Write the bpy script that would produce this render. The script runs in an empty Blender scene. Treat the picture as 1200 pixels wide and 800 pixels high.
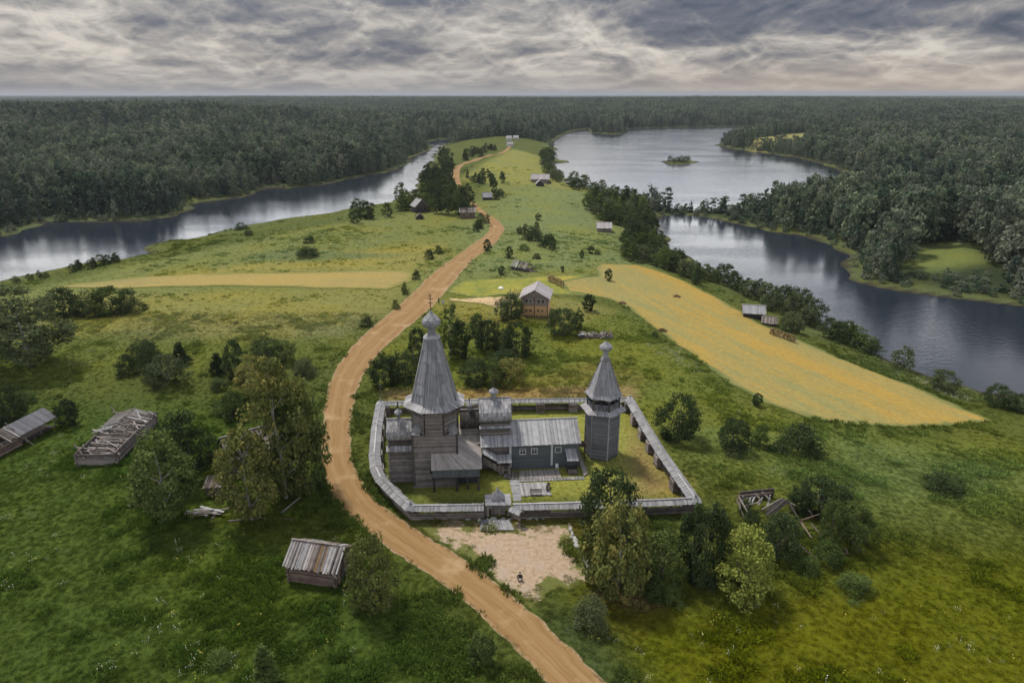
import bpy, math, random
import numpy as np
from mathutils import Vector, Matrix
sc = bpy.context.scene
R = math.radians
rng = np.random.default_rng(7)
random.seed(7)

# ------------------------------------------------------------------ camera
CAM_H, FPX, W = 60.0, 800.0, -8.0
HAZE = 6.5e-5         # density of the air per metre
PITCH = math.atan(290 / 800)
cd = bpy.data.cameras.new("camera"); cam = bpy.data.objects.new("camera", cd); sc.collection.objects.link(cam)
cd.sensor_width = 36; cd.lens = 24; cd.clip_start = 0.5; cd.clip_end = 90000
cam.location = (0, 0, CAM_H); cam.rotation_euler = (math.pi / 2 - PITCH, 0, 0)
sc.camera = cam
sc.view_settings.view_transform = 'Standard'; sc.view_settings.look = 'None'
sc.view_settings.exposure = 0.46; sc.view_settings.gamma = 1.0
sc.render.engine = 'CYCLES'
sc.cycles.use_denoising = True
sc.cycles.max_bounces = 6; sc.cycles.diffuse_bounces = 3; sc.cycles.glossy_bounces = 2
sc.cycles.transmission_bounces = 2; sc.cycles.volume_bounces = 0; sc.cycles.transparent_max_bounces = 4

# ------------------------------------------------------------------ node helper
class NT:
    def __init__(s, tree):
        s.t = tree; s.n = tree.nodes; s.l = tree.links
    def new(s, typ, **kw):
        nd = s.n.new(typ)
        for k, v in kw.items():
            setattr(nd, k, v)
        return nd
    def put(s, sock, v):
        if v is None: return
        if isinstance(v, bpy.types.NodeSocket): s.l.new(v, sock)
        elif isinstance(v, (tuple, list)) and sock.type == 'RGBA' and len(v) == 3: sock.default_value = (*v, 1)
        else: sock.default_value = v
    def math(s, op, a, b=None, c=None, clamp=False):
        nd = s.new('ShaderNodeMath', operation=op); nd.use_clamp = clamp
        for i, v in enumerate((a, b, c)): s.put(nd.inputs[i], v)
        return nd.outputs[0]
    def mix(s, f, a, b, blend='MIX'):
        nd = s.new('ShaderNodeMix', data_type='RGBA', blend_type=blend)
        s.put(nd.inputs[0], f); s.put(nd.inputs[6], a); s.put(nd.inputs[7], b)
        return nd.outputs[2]
    def noise(s, vec, scale, detail=4, rough=.55, dist=0.0):
        nd = s.new('ShaderNodeTexNoise'); s.put(nd.inputs['Vector'], vec)
        nd.inputs['Scale'].default_value = scale; nd.inputs['Detail'].default_value = detail
        nd.inputs['Roughness'].default_value = rough; nd.inputs['Distortion'].default_value = dist
        return nd.outputs[0]
    def rng(s, v, a, b, c=0.0, d=1.0, smooth=True):
        nd = s.new('ShaderNodeMapRange'); nd.interpolation_type = 'SMOOTHSTEP' if smooth else 'LINEAR'
        for i, q in enumerate((v, a, b, c, d)): s.put(nd.inputs[i], q)
        return nd.outputs[0]
    def ramp(s, f, stops):
        nd = s.new('ShaderNodeValToRGB'); s.put(nd.inputs[0], f)
        el = nd.color_ramp.elements
        while len(el) < len(stops): el.new(.5)
        for e, (p, c) in zip(el, stops): e.position = p; e.color = (*c, 1)
        return nd.outputs[0]
    def vscale(s, v, sc3):
        nd = s.new('ShaderNodeMapping'); s.put(nd.inputs[0], v); nd.inputs['Scale'].default_value = sc3
        return nd.outputs[0]

# ------------------------------------------------------------------ sky
SUN_EL, SUN_AZ = R(60), R(-40)          # the sun stands behind the cloud ahead, a little to one side (azimuth from +Y)
wd = bpy.data.worlds.new("World"); sc.world = wd; wd.use_nodes = True
wd.cycles.sampling_method = 'MANUAL'; wd.cycles.sample_map_resolution = 256
k = NT(wd.node_tree); k.n.clear()
sky = k.new('ShaderNodeTexSky', sky_type='NISHITA'); sky.sun_disc = False
sky.sun_elevation = SUN_EL; sky.sun_rotation = SUN_AZ; sky.altitude = 150; sky.dust_density = 2.0
geo = k.new('ShaderNodeTexCoord'); sp = k.new('ShaderNodeSeparateXYZ'); k.l.new(geo.outputs['Generated'], sp.inputs[0])
X_, Y_, Z_ = sp.outputs
zc = k.math('MAXIMUM', Z_, 0.0)
dn = k.math('ADD', zc, 0.045)
cu, cv = k.math('DIVIDE', X_, dn), k.math('DIVIDE', Y_, dn)
def cloud_vec(dz):
    """Billow space: broad sideways, flattened upright; dz looks a little higher up."""
    zz = k.math('ADD', zc, dz); q = k.new('ShaderNodeCombineXYZ')
    k.put(q.inputs[0], k.math('MULTIPLY', X_, 9.5)); k.put(q.inputs[1], k.math('MULTIPLY', Y_, 9.5))
    k.put(q.inputs[2], k.math('MULTIPLY', k.math('DIVIDE', zz, k.math('MULTIPLY_ADD', zz, 2.0, .40)), 18.0))
    return q.outputs[0]
cb = k.new('ShaderNodeCombineXYZ'); k.put(cb.inputs[0], cu); k.put(cb.inputs[1], cv); k.put(cb.inputs[2], 3.3)
def billow(v):
    """Heaped cloud: rounded cells, broken up by finer turbulence."""
    w_ = k.new('ShaderNodeTexNoise'); k.put(w_.inputs['Vector'], v); w_.inputs['Scale'].default_value = .7; w_.inputs['Detail'].default_value = 5
    ww = k.new('ShaderNodeVectorMath', operation='MULTIPLY_ADD'); k.put(ww.inputs[0], w_.outputs['Color']); ww.inputs[1].default_value = (2.0, 2.0, .8); k.put(ww.inputs[2], v)
    vo = k.new('ShaderNodeTexVoronoi', feature='F1'); k.put(vo.inputs['Vector'], ww.outputs[0]); vo.inputs['Scale'].default_value = 1.25
    vo.inputs['Detail'].default_value = 3.5; vo.inputs['Roughness'].default_value = .5; vo.inputs['Lacunarity'].default_value = 2.2
    fb = k.noise(ww.outputs[0], .36, 7, .55, 0)
    return k.math('ADD', k.math('MULTIPLY', k.math('SUBTRACT', 1.0, vo.outputs['Distance']), .46), k.math('MULTIPLY', fb, .85))
v0, v1 = cloud_vec(0.0), cloud_vec(.0065)
f0, f1 = billow(v0), billow(v1)
q2 = k.new('ShaderNodeCombineXYZ'); k.put(q2.inputs[0], k.math('MULTIPLY', X_, 3.1)); k.put(q2.inputs[1], k.math('MULTIPLY', Y_, 3.1)); k.put(q2.inputs[2], k.math('MULTIPLY', zc, 17.0))
n2 = k.noise(q2.outputs[0], 1.0, 4, .5, .4)
az = k.math('ARCTAN2', X_, Y_)
lit = k.math('MULTIPLY', k.math('SUBTRACT', f0, f1), 1.5)           # upper edges catch light, bases stay dark
body = k.math('ADD', k.math('SUBTRACT', 1.128, f0), lit)
bank = k.math('MULTIPLY', k.rng(az, R(3), R(13)), k.rng(Z_, .050, .078))
bank = k.math('MULTIPLY', bank, k.rng(Z_, .165, .125))
body = k.math('SUBTRACT', body, k.math('MULTIPLY', bank, .30))
body = k.math('SUBTRACT', body, k.math('MULTIPLY', k.math('MULTIPLY', k.rng(Z_, .075, .108), k.rng(Z_, .15, .125)), .06))
body = k.math('ADD', body, k.math('MULTIPLY', k.math('SUBTRACT', n2, .5), .62))
body = k.math('MULTIPLY_ADD', k.math('SUBTRACT', body, .5), .56, .474)
edge_l = k.ramp(body, [(.26, (.058, .068, .098)), (.40, (.108, .112, .139)), (.50, (.190, .184, .190)), (.60, (.31, .288, .270)), (.74, (.50, .46, .415))])
up = k.rng(Z_, .114, .138)
bright = k.ramp(body, [(.30, (1.25, 1.33, 1.50)), (.48, (1.62, 1.68, 1.80)), (.62, (2.2, 2.2, 2.15))])
broken = k.ramp(body, [(.40, (.09, .13, .23)), (.55, (.24, .28, .37)), (.75, (.80, .80, .82))])      # higher up the overcast breaks into blue gaps
cloud = k.mix(up, edge_l, k.mix(k.rng(Z_, .19, .30), bright, broken))
low = k.rng(Z_, .055, .0)
warm = k.rng(az, R(-5), R(25))
cloud = k.mix(k.math('MULTIPLY', low, .66), cloud, k.mix(warm, (.245, .238, .242), (.40, .33, .265)))
cloud = k.mix(k.rng(Z_, .006, .0), cloud, (.24, .235, .235))
cloud10 = k.mix(1.0, cloud, (10, 10, 10), 'MULTIPLY')
fin = k.mix(.94, sky.outputs[0], cloud10)
bg = k.new('ShaderNodeBackground'); k.put(bg.inputs[0], fin); bg.inputs[1].default_value = .1
wo = k.new('ShaderNodeOutputWorld'); k.l.new(bg.outputs[0], wo.inputs[0])

sl = bpy.data.lights.new("sun", 'SUN'); sl.energy = 2.9; sl.angle = R(8); sl.color = (1, .95, .87)
so = bpy.data.objects.new("sun", sl); sc.collection.objects.link(so); so.location = (-40, 60, 160)
sdv = Vector((math.sin(SUN_AZ) * math.cos(SUN_EL), math.cos(SUN_AZ) * math.cos(SUN_EL), math.sin(SUN_EL)))
so.rotation_euler = sdv.to_track_quat('Z', 'Y').to_euler()

# ------------------------------------------------------------------ where a photo point meets a level plane / the ground
def ang(py): return PITCH + math.atan((py - 400) / FPX)
def P(px, py, z=0.0):
    a = ang(py); D = (CAM_H - z) / math.tan(a)
    return ((px - 600) / FPX * (D * math.cos(PITCH) + (CAM_H - z) * math.sin(PITCH)), D, z)
def zat(py, Y): return CAM_H - Y * math.tan(ang(py))
def ppm(x, y, z): return FPX / (y * math.cos(PITCH) + (CAM_H - z) * math.sin(PITCH))

# ------------------------------------------------------------------ water outlines
LAKE_A = [(-700, 470), (-300, 392), (0, 331), (40, 322), (75, 313), (110, 306), (145, 304), (178, 297), (172, 291), (190, 284), (225, 280), (262, 272), (300, 263), (340, 256), (383, 250), (418, 243), (458, 237),
          (484, 228), (491, 214), (496, 200), (508, 187), (511, 180), (519, 171), (531, 165), (528, 163.2), (514, 163.5), (497, 168), (505, 171.5), (505, 176), (495, 179), (478, 187), (475, 194), (452, 202), (429, 205.5), (403, 211), (375, 217), (337, 221),
          (317, 219), (303, 224), (280, 233), (256, 234), (230, 237), (223, 243), (207, 253), (161, 259), (86, 260), (57, 260), (37, 267), (17, 274), (0, 278), (-300, 325), (-700, 380)]
LAKE_B = [(643, 168), (655, 161), (669, 154), (689, 151), (692, 156), (721, 158), (736, 155), (728, 152), (761, 150), (800, 149.2), (840, 148.3), (921, 148.3), (922, 151.6), (900, 156), (870, 161), (846, 168.5), (838, 170), (858, 174.5), (900, 180), (930, 184), (960, 191),
          (984, 199), (1008, 207), (1018, 213), (1013, 224), (985, 229), (960, 236), (900, 245), (860, 248), (820, 248), (785, 245), (760, 239), (735, 231), (710, 224), (684, 219), (662, 214), (657, 206), (643, 199), (641, 191), (665, 191.5), (664, 189.5), (648, 185.5), (639, 177), (656, 175.6), (643, 171)]
LAKE_C = [(767, 264), (760, 258), (776, 253.5), (790, 252), (819, 253), (840, 257), (870, 263), (900, 271), (942, 276), (969, 285), (996, 300), (994, 313), (996, 327), (1040, 338), (1120, 349), (1200, 358), (1500, 402), (1900, 480), (1900, 640), (1500, 540), (1200, 466), (1152, 464), (1124, 452), (1080, 442), (1056, 432),
          (1016, 410), (976, 392), (944, 368), (888, 346), (848, 330), (830, 319), (807, 304), (790, 294), (776, 288), (784, 281), (771, 274)]
LAKE_D = [(1128, 252), (1160, 254), (1200, 258.5), (1400, 276), (1400, 283), (1200, 264.5), (1160, 259.5), (1130, 256)]
ISLE = [(776, 190), (790, 187.3), (805, 188.2), (819, 190.6), (805, 192.6), (786, 192.8)]
def pxpoly(lst, z): return np.array([P(a, b, z)[:2] for a, b in lst])
def sdist(xy, poly):
    """Signed distance to a closed polygon, positive inside."""
    xy = np.asarray(xy, float); out = np.full(len(xy), 1e18); ins = np.zeros(len(xy), bool)
    a = poly; b = np.roll(poly, -1, 0)
    x, y = xy[:, 0], xy[:, 1]
    for (x0, y0), (x1, y1) in zip(a, b):
        dx, dy = x1 - x0, y1 - y0; L = dx * dx + dy * dy + 1e-12
        t = np.clip(((x - x0) * dx + (y - y0) * dy) / L, 0, 1)
        d = (x - x0 - t * dx) ** 2 + (y - y0 - t * dy) ** 2
        np.minimum(out, d, out=out)
        c = (y0 > y) != (y1 > y)
        if c.any():
            xi = x0 + (y - y0) / (dy if abs(dy) > 1e-12 else 1e-12) * dx
            ins ^= c & (x < xi)
    d = np.sqrt(out)
    return np.where(ins, d, -d)
WAT = [pxpoly(q, W) for q in (LAKE_A, LAKE_B, LAKE_C, LAKE_D)]
ISL = pxpoly(ISLE, W)
def water_d(xy):
    """Distance into the nearest water: > 0 in water, < 0 on land."""
    xy = np.asarray(xy, float)
    d = np.full(len(xy), -1e9)
    for w_ in WAT:
        d = np.maximum(d, sdist(xy, w_))
    return np.minimum(d, -sdist(xy, ISL))
def sstep(a, b, v):
    t = np.clip((v - a) / (b - a), 0, 1); return t * t * (3 - 2 * t)
HILLS = [(-950, 1250, 560, 420, 25), (-480, 1150, 240, 330, 12), (-60, 2500, 420, 420, 15), (-1300, 2900, 700, 500, 14), (-1500, 700, 600, 500, 24), (1600, 2300, 1100, 900, 20), (300, 3400, 1500, 900, 17), (1300, 900, 500, 600, 12), (-1500, 4300, 1800, 900, 26), (2500, 5200, 2200, 1200, 22), (-300, 2300, 700, 260, -6), (900, 2900, 700, 350, 12)]
def wob(x, y):
    """Small swells of the land and ragged shore."""
    return np.sin(x / 13.1 + 1.3 * np.sin(y / 19.0)) * np.sin(y / 11.7 + .9 * np.sin(x / 23.0))
def hgt(xy, wdist=None):
    xy = np.asarray(xy, float); x, y = xy[:, 0], xy[:, 1]
    d = -(water_d(xy) if wdist is None else wdist)
    r = np.hypot(x, y)
    d = d + 1.6 * wob(x * 1.9, y * 1.9) * np.clip(r / 250, .3, 3)
    f = 1 - (1 - np.clip(d / 92, 0, 1)) ** 2
    land = W + .15 + 7.85 * f
    hill = sum(a * np.exp(-((x - cx) / sx) ** 2 - ((y - cy) / sy) ** 2) for cx, cy, sx, sy, a in HILLS)
    land = land + hill * sstep(10, 260, d)
    calm = 1 - np.exp(-(((x - 2) / 55) ** 2 + ((y - 100) / 48) ** 2) ** 2)
    land = land + .45 * calm * wob(x * .55, y * .55) * sstep(5, 50, d) + .12 * calm * wob(x * 2.1, y * 2.1) * sstep(2, 20, d)
    land = land + 13 * sstep(6000, 8000, y)
    return np.where(d >= 0, land, W + .15 + np.maximum(d * .12, -3.0))
def gz(x, y): return float(hgt([(x, y)])[0])
def G(px, py):
    z = 0.0
    for _ in range(7):
        p = P(px, py, z); z = gz(p[0], p[1])
    return P(px, py, z)
def Gs(lst):
    z = np.zeros(len(lst))
    for _ in range(7):
        q = np.array([P(a, b, zz) for (a, b), zz in zip(lst, z)]); z = hgt(q[:, :2])
    return np.array([P(a, b, zz) for (a, b), zz in zip(lst, z)])

# ------------------------------------------------------------------ mesh building
def mesh_np(name, co, faces, mats, smooth=False, attrs=None, uv=None):
    """co n x 3, faces m x k (all of one size)."""
    me = bpy.data.meshes.new(name)
    co = np.asarray(co, np.float32); faces = np.asarray(faces, np.int32); m, kk = faces.shape
    me.vertices.add(len(co)); me.vertices.foreach_set('co', co.ravel())
    me.loops.add(m * kk); me.loops.foreach_set('vertex_index', faces.ravel())
    me.polygons.add(m); me.polygons.foreach_set('loop_start', np.arange(0, m * kk, kk, dtype=np.int32))
    me.polygons.foreach_set('use_smooth', np.full(m, smooth))
    for mt in (mats if isinstance(mats, (list, tuple)) else [mats]): me.materials.append(mt)
    for nm, (typ, dom, val) in (attrs or {}).items():
        at = me.attributes.new(nm, typ, dom)
        at.data.foreach_set({'FLOAT': 'value', 'FLOAT_COLOR': 'color', 'INT': 'value', 'FLOAT_VECTOR': 'vector'}[typ], np.asarray(val).ravel())
    if uv is not None:
        l = me.uv_layers.new(name='UVMap'); l.data.foreach_set('uv', np.asarray(uv, np.float32)[faces.ravel()].ravel())
    me.update(calc_edges=True); me.validate()
    return me

class MB:
    """Collects pieces; each piece gets a random tone (attribute 'tone')."""
    def __init__(s): s.v = []; s.f = []; s.t = []
    def add(s, vs, fs, tone=None):
        b = len(s.v); s.v += [tuple(q) for q in vs]; t = random.random() if tone is None else tone
        for f in fs: s.f.append(tuple(b + i for i in f)); s.t.append(t)
        return s
    def box(s, c, d, rz=0.0, tone=None):
        x, y, z = d[0] / 2, d[1] / 2, d[2] / 2; cr, sr = math.cos(rz), math.sin(rz)
        vs = [(c[0] + a * x * cr - b * y * sr, c[1] + a * x * sr + b * y * cr, c[2] + e * z) for e in (-1, 1) for a, b in ((-1, -1), (1, -1), (1, 1), (-1, 1))]
        return s.add(vs, [(3, 2, 1, 0), (4, 5, 6, 7), (0, 1, 5, 4), (1, 2, 6, 5), (2, 3, 7, 6), (3, 0, 4, 7)], tone)
    def beam(s, p0, p1, w, h, tone=None, up=(0, 0, 1)):
        p0, p1 = Vector(p0), Vector(p1); d = (p1 - p0).normalized(); u = Vector(up)
        if abs(d.dot(u)) > .98: u = Vector((1, 0, 0))
        a = d.cross(u).normalized() * (w / 2); b = a.cross(d).normalized() * (h / 2)
        vs = [q + x * a + y * b for q in (p0, p1) for x, y in ((-1, -1), (1, -1), (1, 1), (-1, 1))]
        return s.add(vs, [(3, 2, 1, 0), (4, 5, 6, 7), (0, 1, 5, 4), (1, 2, 6, 5), (2, 3, 7, 6), (3, 0, 4, 7)], tone)
    def log(s, p0, p1, r0, r1=None, n=7, tone=None):
        r1 = r0 if r1 is None else r1
        p0, p1 = Vector(p0), Vector(p1); d = (p1 - p0).normalized(); u = Vector((0, 0, 1)) if abs(d.z) < .95 else Vector((1, 0, 0))
        a = d.cross(u).normalized(); b = a.cross(d).normalized()
        vs = [q + r * (math.cos(t) * a + math.sin(t) * b) for q, r in ((p0, r0), (p1, r1)) for t in [2 * math.pi * i / n for i in range(n)]]
        fs = [(i, n + i, n + (i + 1) % n, (i + 1) % n) for i in range(n)] + [tuple(range(n - 1, -1, -1))[::-1], tuple(range(2 * n - 1, n - 1, -1))]
        return s.add(vs, fs, tone)
    def lathe(s, prof, n=16, c=(0, 0, 0), tone=None, a0=0.0, ribs=0.0):
        vs = []
        for r, z in prof:
            for i in range(n):
                t = a0 + 2 * math.pi * i / n; rr = r * (1 + (ribs if i % 2 else 0)); vs.append((c[0] + rr * math.cos(t), c[1] + rr * math.sin(t), c[2] + z))
        fs = [(j * n + i, j * n + (i + 1) % n, (j + 1) * n + (i + 1) % n, (j + 1) * n + i) for j in range(len(prof) - 1) for i in range(n)]
        fs += [tuple(range(n - 1, -1, -1)), tuple((len(prof) - 1) * n + i for i in range(n))]
        return s.add(vs, fs, tone)
    def planks(s, tl, tr, bl, br, bw=.22, th=.05, jag=.06, lift=.012, gap=.012, miss=0.0, tone=None):
        """Boards running from the top edge tl-tr to the bottom edge bl-br."""
        tl, tr, bl, br = map(Vector, (tl, tr, bl, br))
        nrm = (tr - tl).cross(bl - tl) if (tr - tl).length > 1e-6 else (br - bl).cross(tl - bl) * -1
        nrm = -nrm.normalized() if nrm.length else Vector((0, 0, 1))
        L = max((br - bl).length, (tr - tl).length); n = max(1, round(L / bw)); g = gap / max(L, .01)
        dn = ((bl + br) / 2 - (tl + tr) / 2).normalized()
        for i in range(n):
            if miss and random.random() < miss: continue
            a, b = i / n + g / 2, (i + 1) / n - g / 2
            e = dn * random.uniform(-jag, jag) * 1.0; o = nrm * random.uniform(-lift, lift)
            q = [tl.lerp(tr, a) + o, tl.lerp(tr, b) + o, bl.lerp(br, b) + o + e, bl.lerp(br, a) + o + e]
            vs = q + [x - nrm * th for x in q]
            s.add(vs, [(3, 2, 1, 0), (2, 3, 7, 6), (0, 3, 7, 4)[::-1], (1, 2, 6, 5), (0, 1, 5, 4)], tone)
        return s
    def mesh(s, name, mat, smooth=False):
        me = bpy.data.meshes.new(name); me.from_pydata(s.v, [], s.f); me.materials.append(mat)
        at = me.attributes.new('tone', 'FLOAT', 'FACE'); at.data.foreach_set('value', np.array(s.t, np.float32))
        if smooth: me.polygons.foreach_set('use_smooth', np.full(len(s.f), True))
        me.update(); return me

COL = sc.collection
ORD = 'first second third fourth fifth sixth seventh eighth ninth tenth eleventh twelfth thirteenth fourteenth fifteenth sixteenth seventeenth eighteenth nineteenth twentieth'.split()
def link(o, parent=None):
    COL.objects.link(o)
    if parent is not None: o.parent = parent
    return o
def tag(o, label, cat, group=None, kind=None):
    if label: o['label'] = label
    if cat: o['category'] = cat
    if group: o['group'] = group
    if kind: o['kind'] = kind
    return o
def thing(name, label, cat, loc=(0, 0, 0), rz=0.0, group=None):
    o = link(bpy.data.objects.new(name, None)); o.location = loc; o.rotation_euler = (0, 0, rz); o.empty_display_size = .3
    return tag(o, label, cat, group)
def part(name, mb, mat, parent, label=None, kind=None, smooth=False):
    o = link(bpy.data.objects.new(name, mb.mesh(name, mat, smooth) if isinstance(mb, MB) else mb), parent)
    if label: o['label'] = label
    if kind: o['kind'] = kind
    return o
def surf(name, me, kind='structure'):
    o = link(bpy.data.objects.new(name, me)); o['kind'] = kind; return o

# ------------------------------------------------------------------ materials
def mat_new(name):
    m = bpy.data.materials.new(name); m.use_nodes = True; k = NT(m.node_tree); k.n.clear()
    return m, k
def finish(k, col, rough=.9, bump=None, bs=.3, bd=.05, spec=.2, metal=0.0):
    b = k.new('ShaderNodeBsdfPrincipled'); k.put(b.inputs['Base Color'], col); k.put(b.inputs['Roughness'], rough)
    b.inputs['Specular IOR Level'].default_value = spec; b.inputs['Metallic'].default_value = metal
    if bump is not None:
        bn = k.new('ShaderNodeBump'); k.put(bn.inputs['Height'], bump); bn.inputs['Strength'].default_value = bs; bn.inputs['Distance'].default_value = bd
        k.l.new(bn.outputs[0], b.inputs['Normal'])
    o = k.new('ShaderNodeOutputMaterial'); k.l.new(b.outputs[0], o.inputs[0])
def wpos(k): return k.new('ShaderNodeNewGeometry').outputs['Position']
def tone_of(k):
    a = k.new('ShaderNodeAttribute', attribute_name='tone').outputs['Fac']
    r = k.new('ShaderNodeObjectInfo').outputs['Random']
    return k.math('FRACT', k.math('ADD', a, r))
def wood(name, dark, mid, light, stain=.6, bump=.25, rough=.88):
    m, k = mat_new(name); t = tone_of(k); pos = wpos(k)
    n = k.noise(pos, 1.1, 6, .65); f = k.noise(k.vscale(pos, (5, 5, 1.6)), 2.6, 5, .7)
    v = k.math('ADD', k.math('MULTIPLY', t, .55), k.math('ADD', k.math('MULTIPLY', k.math('SUBTRACT', n, .5), stain * 1.5), k.math('MULTIPLY', f, .42)))
    c = k.ramp(v, [(.12, dark), (.47, mid), (.85, light)])
    finish(k, c, rough, f, bump, .03); return m
M = {}
M['grey_roof'] = wood('weathered_grey_boards', (.155, .145, .145), (.27, .26, .26), (.42, .41, .41))
M['silver_roof'] = wood('silvery_boards', (.18, .175, .18), (.285, .28, .282), (.41, .405, .402))
M['fence_roof'] = wood('fence_boards', (.135, .13, .132), (.215, .21, .212), (.32, .315, .312))
M['tan_roof'] = wood('fresh_grey_tan_boards', (.20, .175, .155), (.315, .28, .25), (.42, .38, .35))
M['tent'] = wood('blue_grey_boards', (.165, .162, .170), (.245, .242, .252), (.35, .345, .352))
M['brown_log'] = wood('brown_grey_logs', (.095, .082, .073), (.18, .158, .142), (.29, .258, .235))
M['dark_wood'] = wood('dark_old_boards', (.028, .024, .022), (.055, .047, .042), (.10, .088, .08))
M['slate_wall'] = wood('grey_painted_siding', (.080, .088, .094), (.102, .112, .118), (.128, .138, .144), .35)
M['blue_wall'] = wood('blue_grey_boards_dark', (.030, .036, .050), (.045, .052, .070), (.065, .073, .09), .35)
M['white_trim'] = wood('pale_trim', (.34, .34, .33), (.46, .46, .45), (.58, .58, .57), .4)
M['barn_log'] = wood('red_brown_logs', (.075, .048, .036), (.15, .105, .082), (.25, .19, .155))
M['ruin_wood'] = wood('ruined_timber', (.085, .068, .058), (.17, .142, .124), (.32, .28, .255))
M['ruin_dark'] = wood('rotten_timber', (.05, .04, .034), (.105, .085, .074), (.21, .18, .16))
M['mossy_board'] = wood('mossy_orange_boards', (.09, .06, .035), (.18, .115, .06), (.28, .21, .14))
M['house_log'] = wood('golden_log', (.42, .25, .11), (.58, .36, .17), (.68, .47, .26), .4)
M['house_grey'] = wood('grey_log', (.17, .135, .11), (.26, .215, .18), (.36, .31, .265))
M['pink_roof'] = wood('pale_pink_boards', (.25, .22, .22), (.33, .30, .30), (.41, .38, .375))
M['hay'] = wood('drying_hay', (.13, .085, .04), (.26, .18, .085), (.40, .30, .16), 1.0)
M['stone'] = wood('pale_stones', (.22, .21, .185), (.33, .32, .29), (.46, .45, .42))
M['bark'] = wood('brown_bark', (.05, .042, .034), (.10, .085, .07), (.17, .15, .125), .8)
M['birch_bark'] = wood('birch_bark', (.11, .10, .085), (.28, .26, .23), (.48, .46, .42), 1.0)
def plain(name, c, rough=.6, spec=.3):
    m, k = mat_new(name); n = k.noise(wpos(k), 3.0, 4); finish(k, k.mix(n, tuple(q * .8 for q in c), tuple(min(q * 1.15, 1) for q in c)), rough, spec=spec); return m
M['glass'] = plain('dark_glass', (.018, .02, .024), .12, .6)
M['white'] = plain('white_plastic', (.72, .72, .70), .5)
M['black_cloth'] = plain('black_cloth', (.018, .018, .022), .9)
M['trouser'] = plain('blue_grey_cloth', (.05, .055, .085), .9)
M['skin'] = plain('skin', (.46, .28, .20), .6)
M['hair'] = plain('dark_hair', (.03, .02, .014), .6)
M['iron'] = plain('dark_iron', (.035, .03, .028), .6)

def foliage(name, dark, mid, light, tr=.22, rnd=.34, stand=0.0):
    m, k = mat_new(name); t = k.new('ShaderNodeAttribute', attribute_name='tone').outputs['Fac']
    r = k.new('ShaderNodeObjectInfo').outputs['Random']
    v = k.math('ADD', k.math('MULTIPLY', t, .72), k.math('MULTIPLY_ADD', r, rnd, .17 - rnd / 2))
    v = k.math('ADD', v, k.math('MULTIPLY', k.math('SUBTRACT', k.noise(wpos(k), .35, 3), .5), .5))
    if stand: v = k.math('ADD', v, k.math('MULTIPLY', k.math('SUBTRACT', k.noise(wpos(k), .017, 3, .6), .5), stand))
    c = k.ramp(v, [(.1, dark), (.5, mid), (.95, light)])
    d = k.new('ShaderNodeBsdfDiffuse'); k.put(d.inputs[0], c); tl = k.new('ShaderNodeBsdfTranslucent'); k.put(tl.inputs[0], c)
    ms = k.new('ShaderNodeMixShader'); ms.inputs[0].default_value = tr
    k.l.new(d.outputs[0], ms.inputs[1]); k.l.new(tl.outputs[0], ms.inputs[2])
    o = k.new('ShaderNodeOutputMaterial'); k.l.new(ms.outputs[0], o.inputs[0]); return m
F = {}
F['leaf'] = foliage('leaf_green', (0.042, 0.061, 0.020), (0.087, 0.120, 0.035), (0.157, 0.195, 0.057))
F['dark'] = foliage('leaf_dark_green', (0.028, 0.041, 0.018), (0.054, 0.078, 0.031), (0.102, 0.132, 0.051))
F['birch'] = foliage('leaf_birch', (.062, .080, .026), (.150, .165, .048), (.360, .300, .085))  # light stop warmed: golden highlights of the crown tops put into the leaf colour
F['lime'] = foliage('leaf_yellow_green', (0.110, 0.134, 0.028), (0.229, 0.258, 0.055), (0.393, 0.401, 0.094))
F['needle'] = foliage('needle_green', (0.022, 0.036, 0.017), (0.047, 0.068, 0.027), (0.087, 0.115, 0.044))
F['grey'] = foliage('leaf_grey_green', (0.051, 0.066, 0.032), (0.095, 0.118, 0.053), (0.160, 0.184, 0.084))
F['forest'] = foliage('forest_green', (0.043, 0.069, 0.044), (0.106, 0.147, 0.091), (0.221, 0.255, 0.153), rnd=.62, stand=1.3)
F['aspen'] = foliage('aspen_grey_green', (0.054, 0.067, 0.050), (0.132, 0.153, 0.108), (0.251, 0.266, 0.181), rnd=.55, stand=1.0)
F['pine'] = foliage('pine_green', (0.028, 0.050, 0.039), (0.063, 0.097, 0.071), (0.130, 0.167, 0.117), rnd=.45, stand=.9)
F['weed'] = foliage('weed_green', (0.047, 0.073, 0.021), (0.093, 0.133, 0.037), (0.158, 0.203, 0.060))

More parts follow.
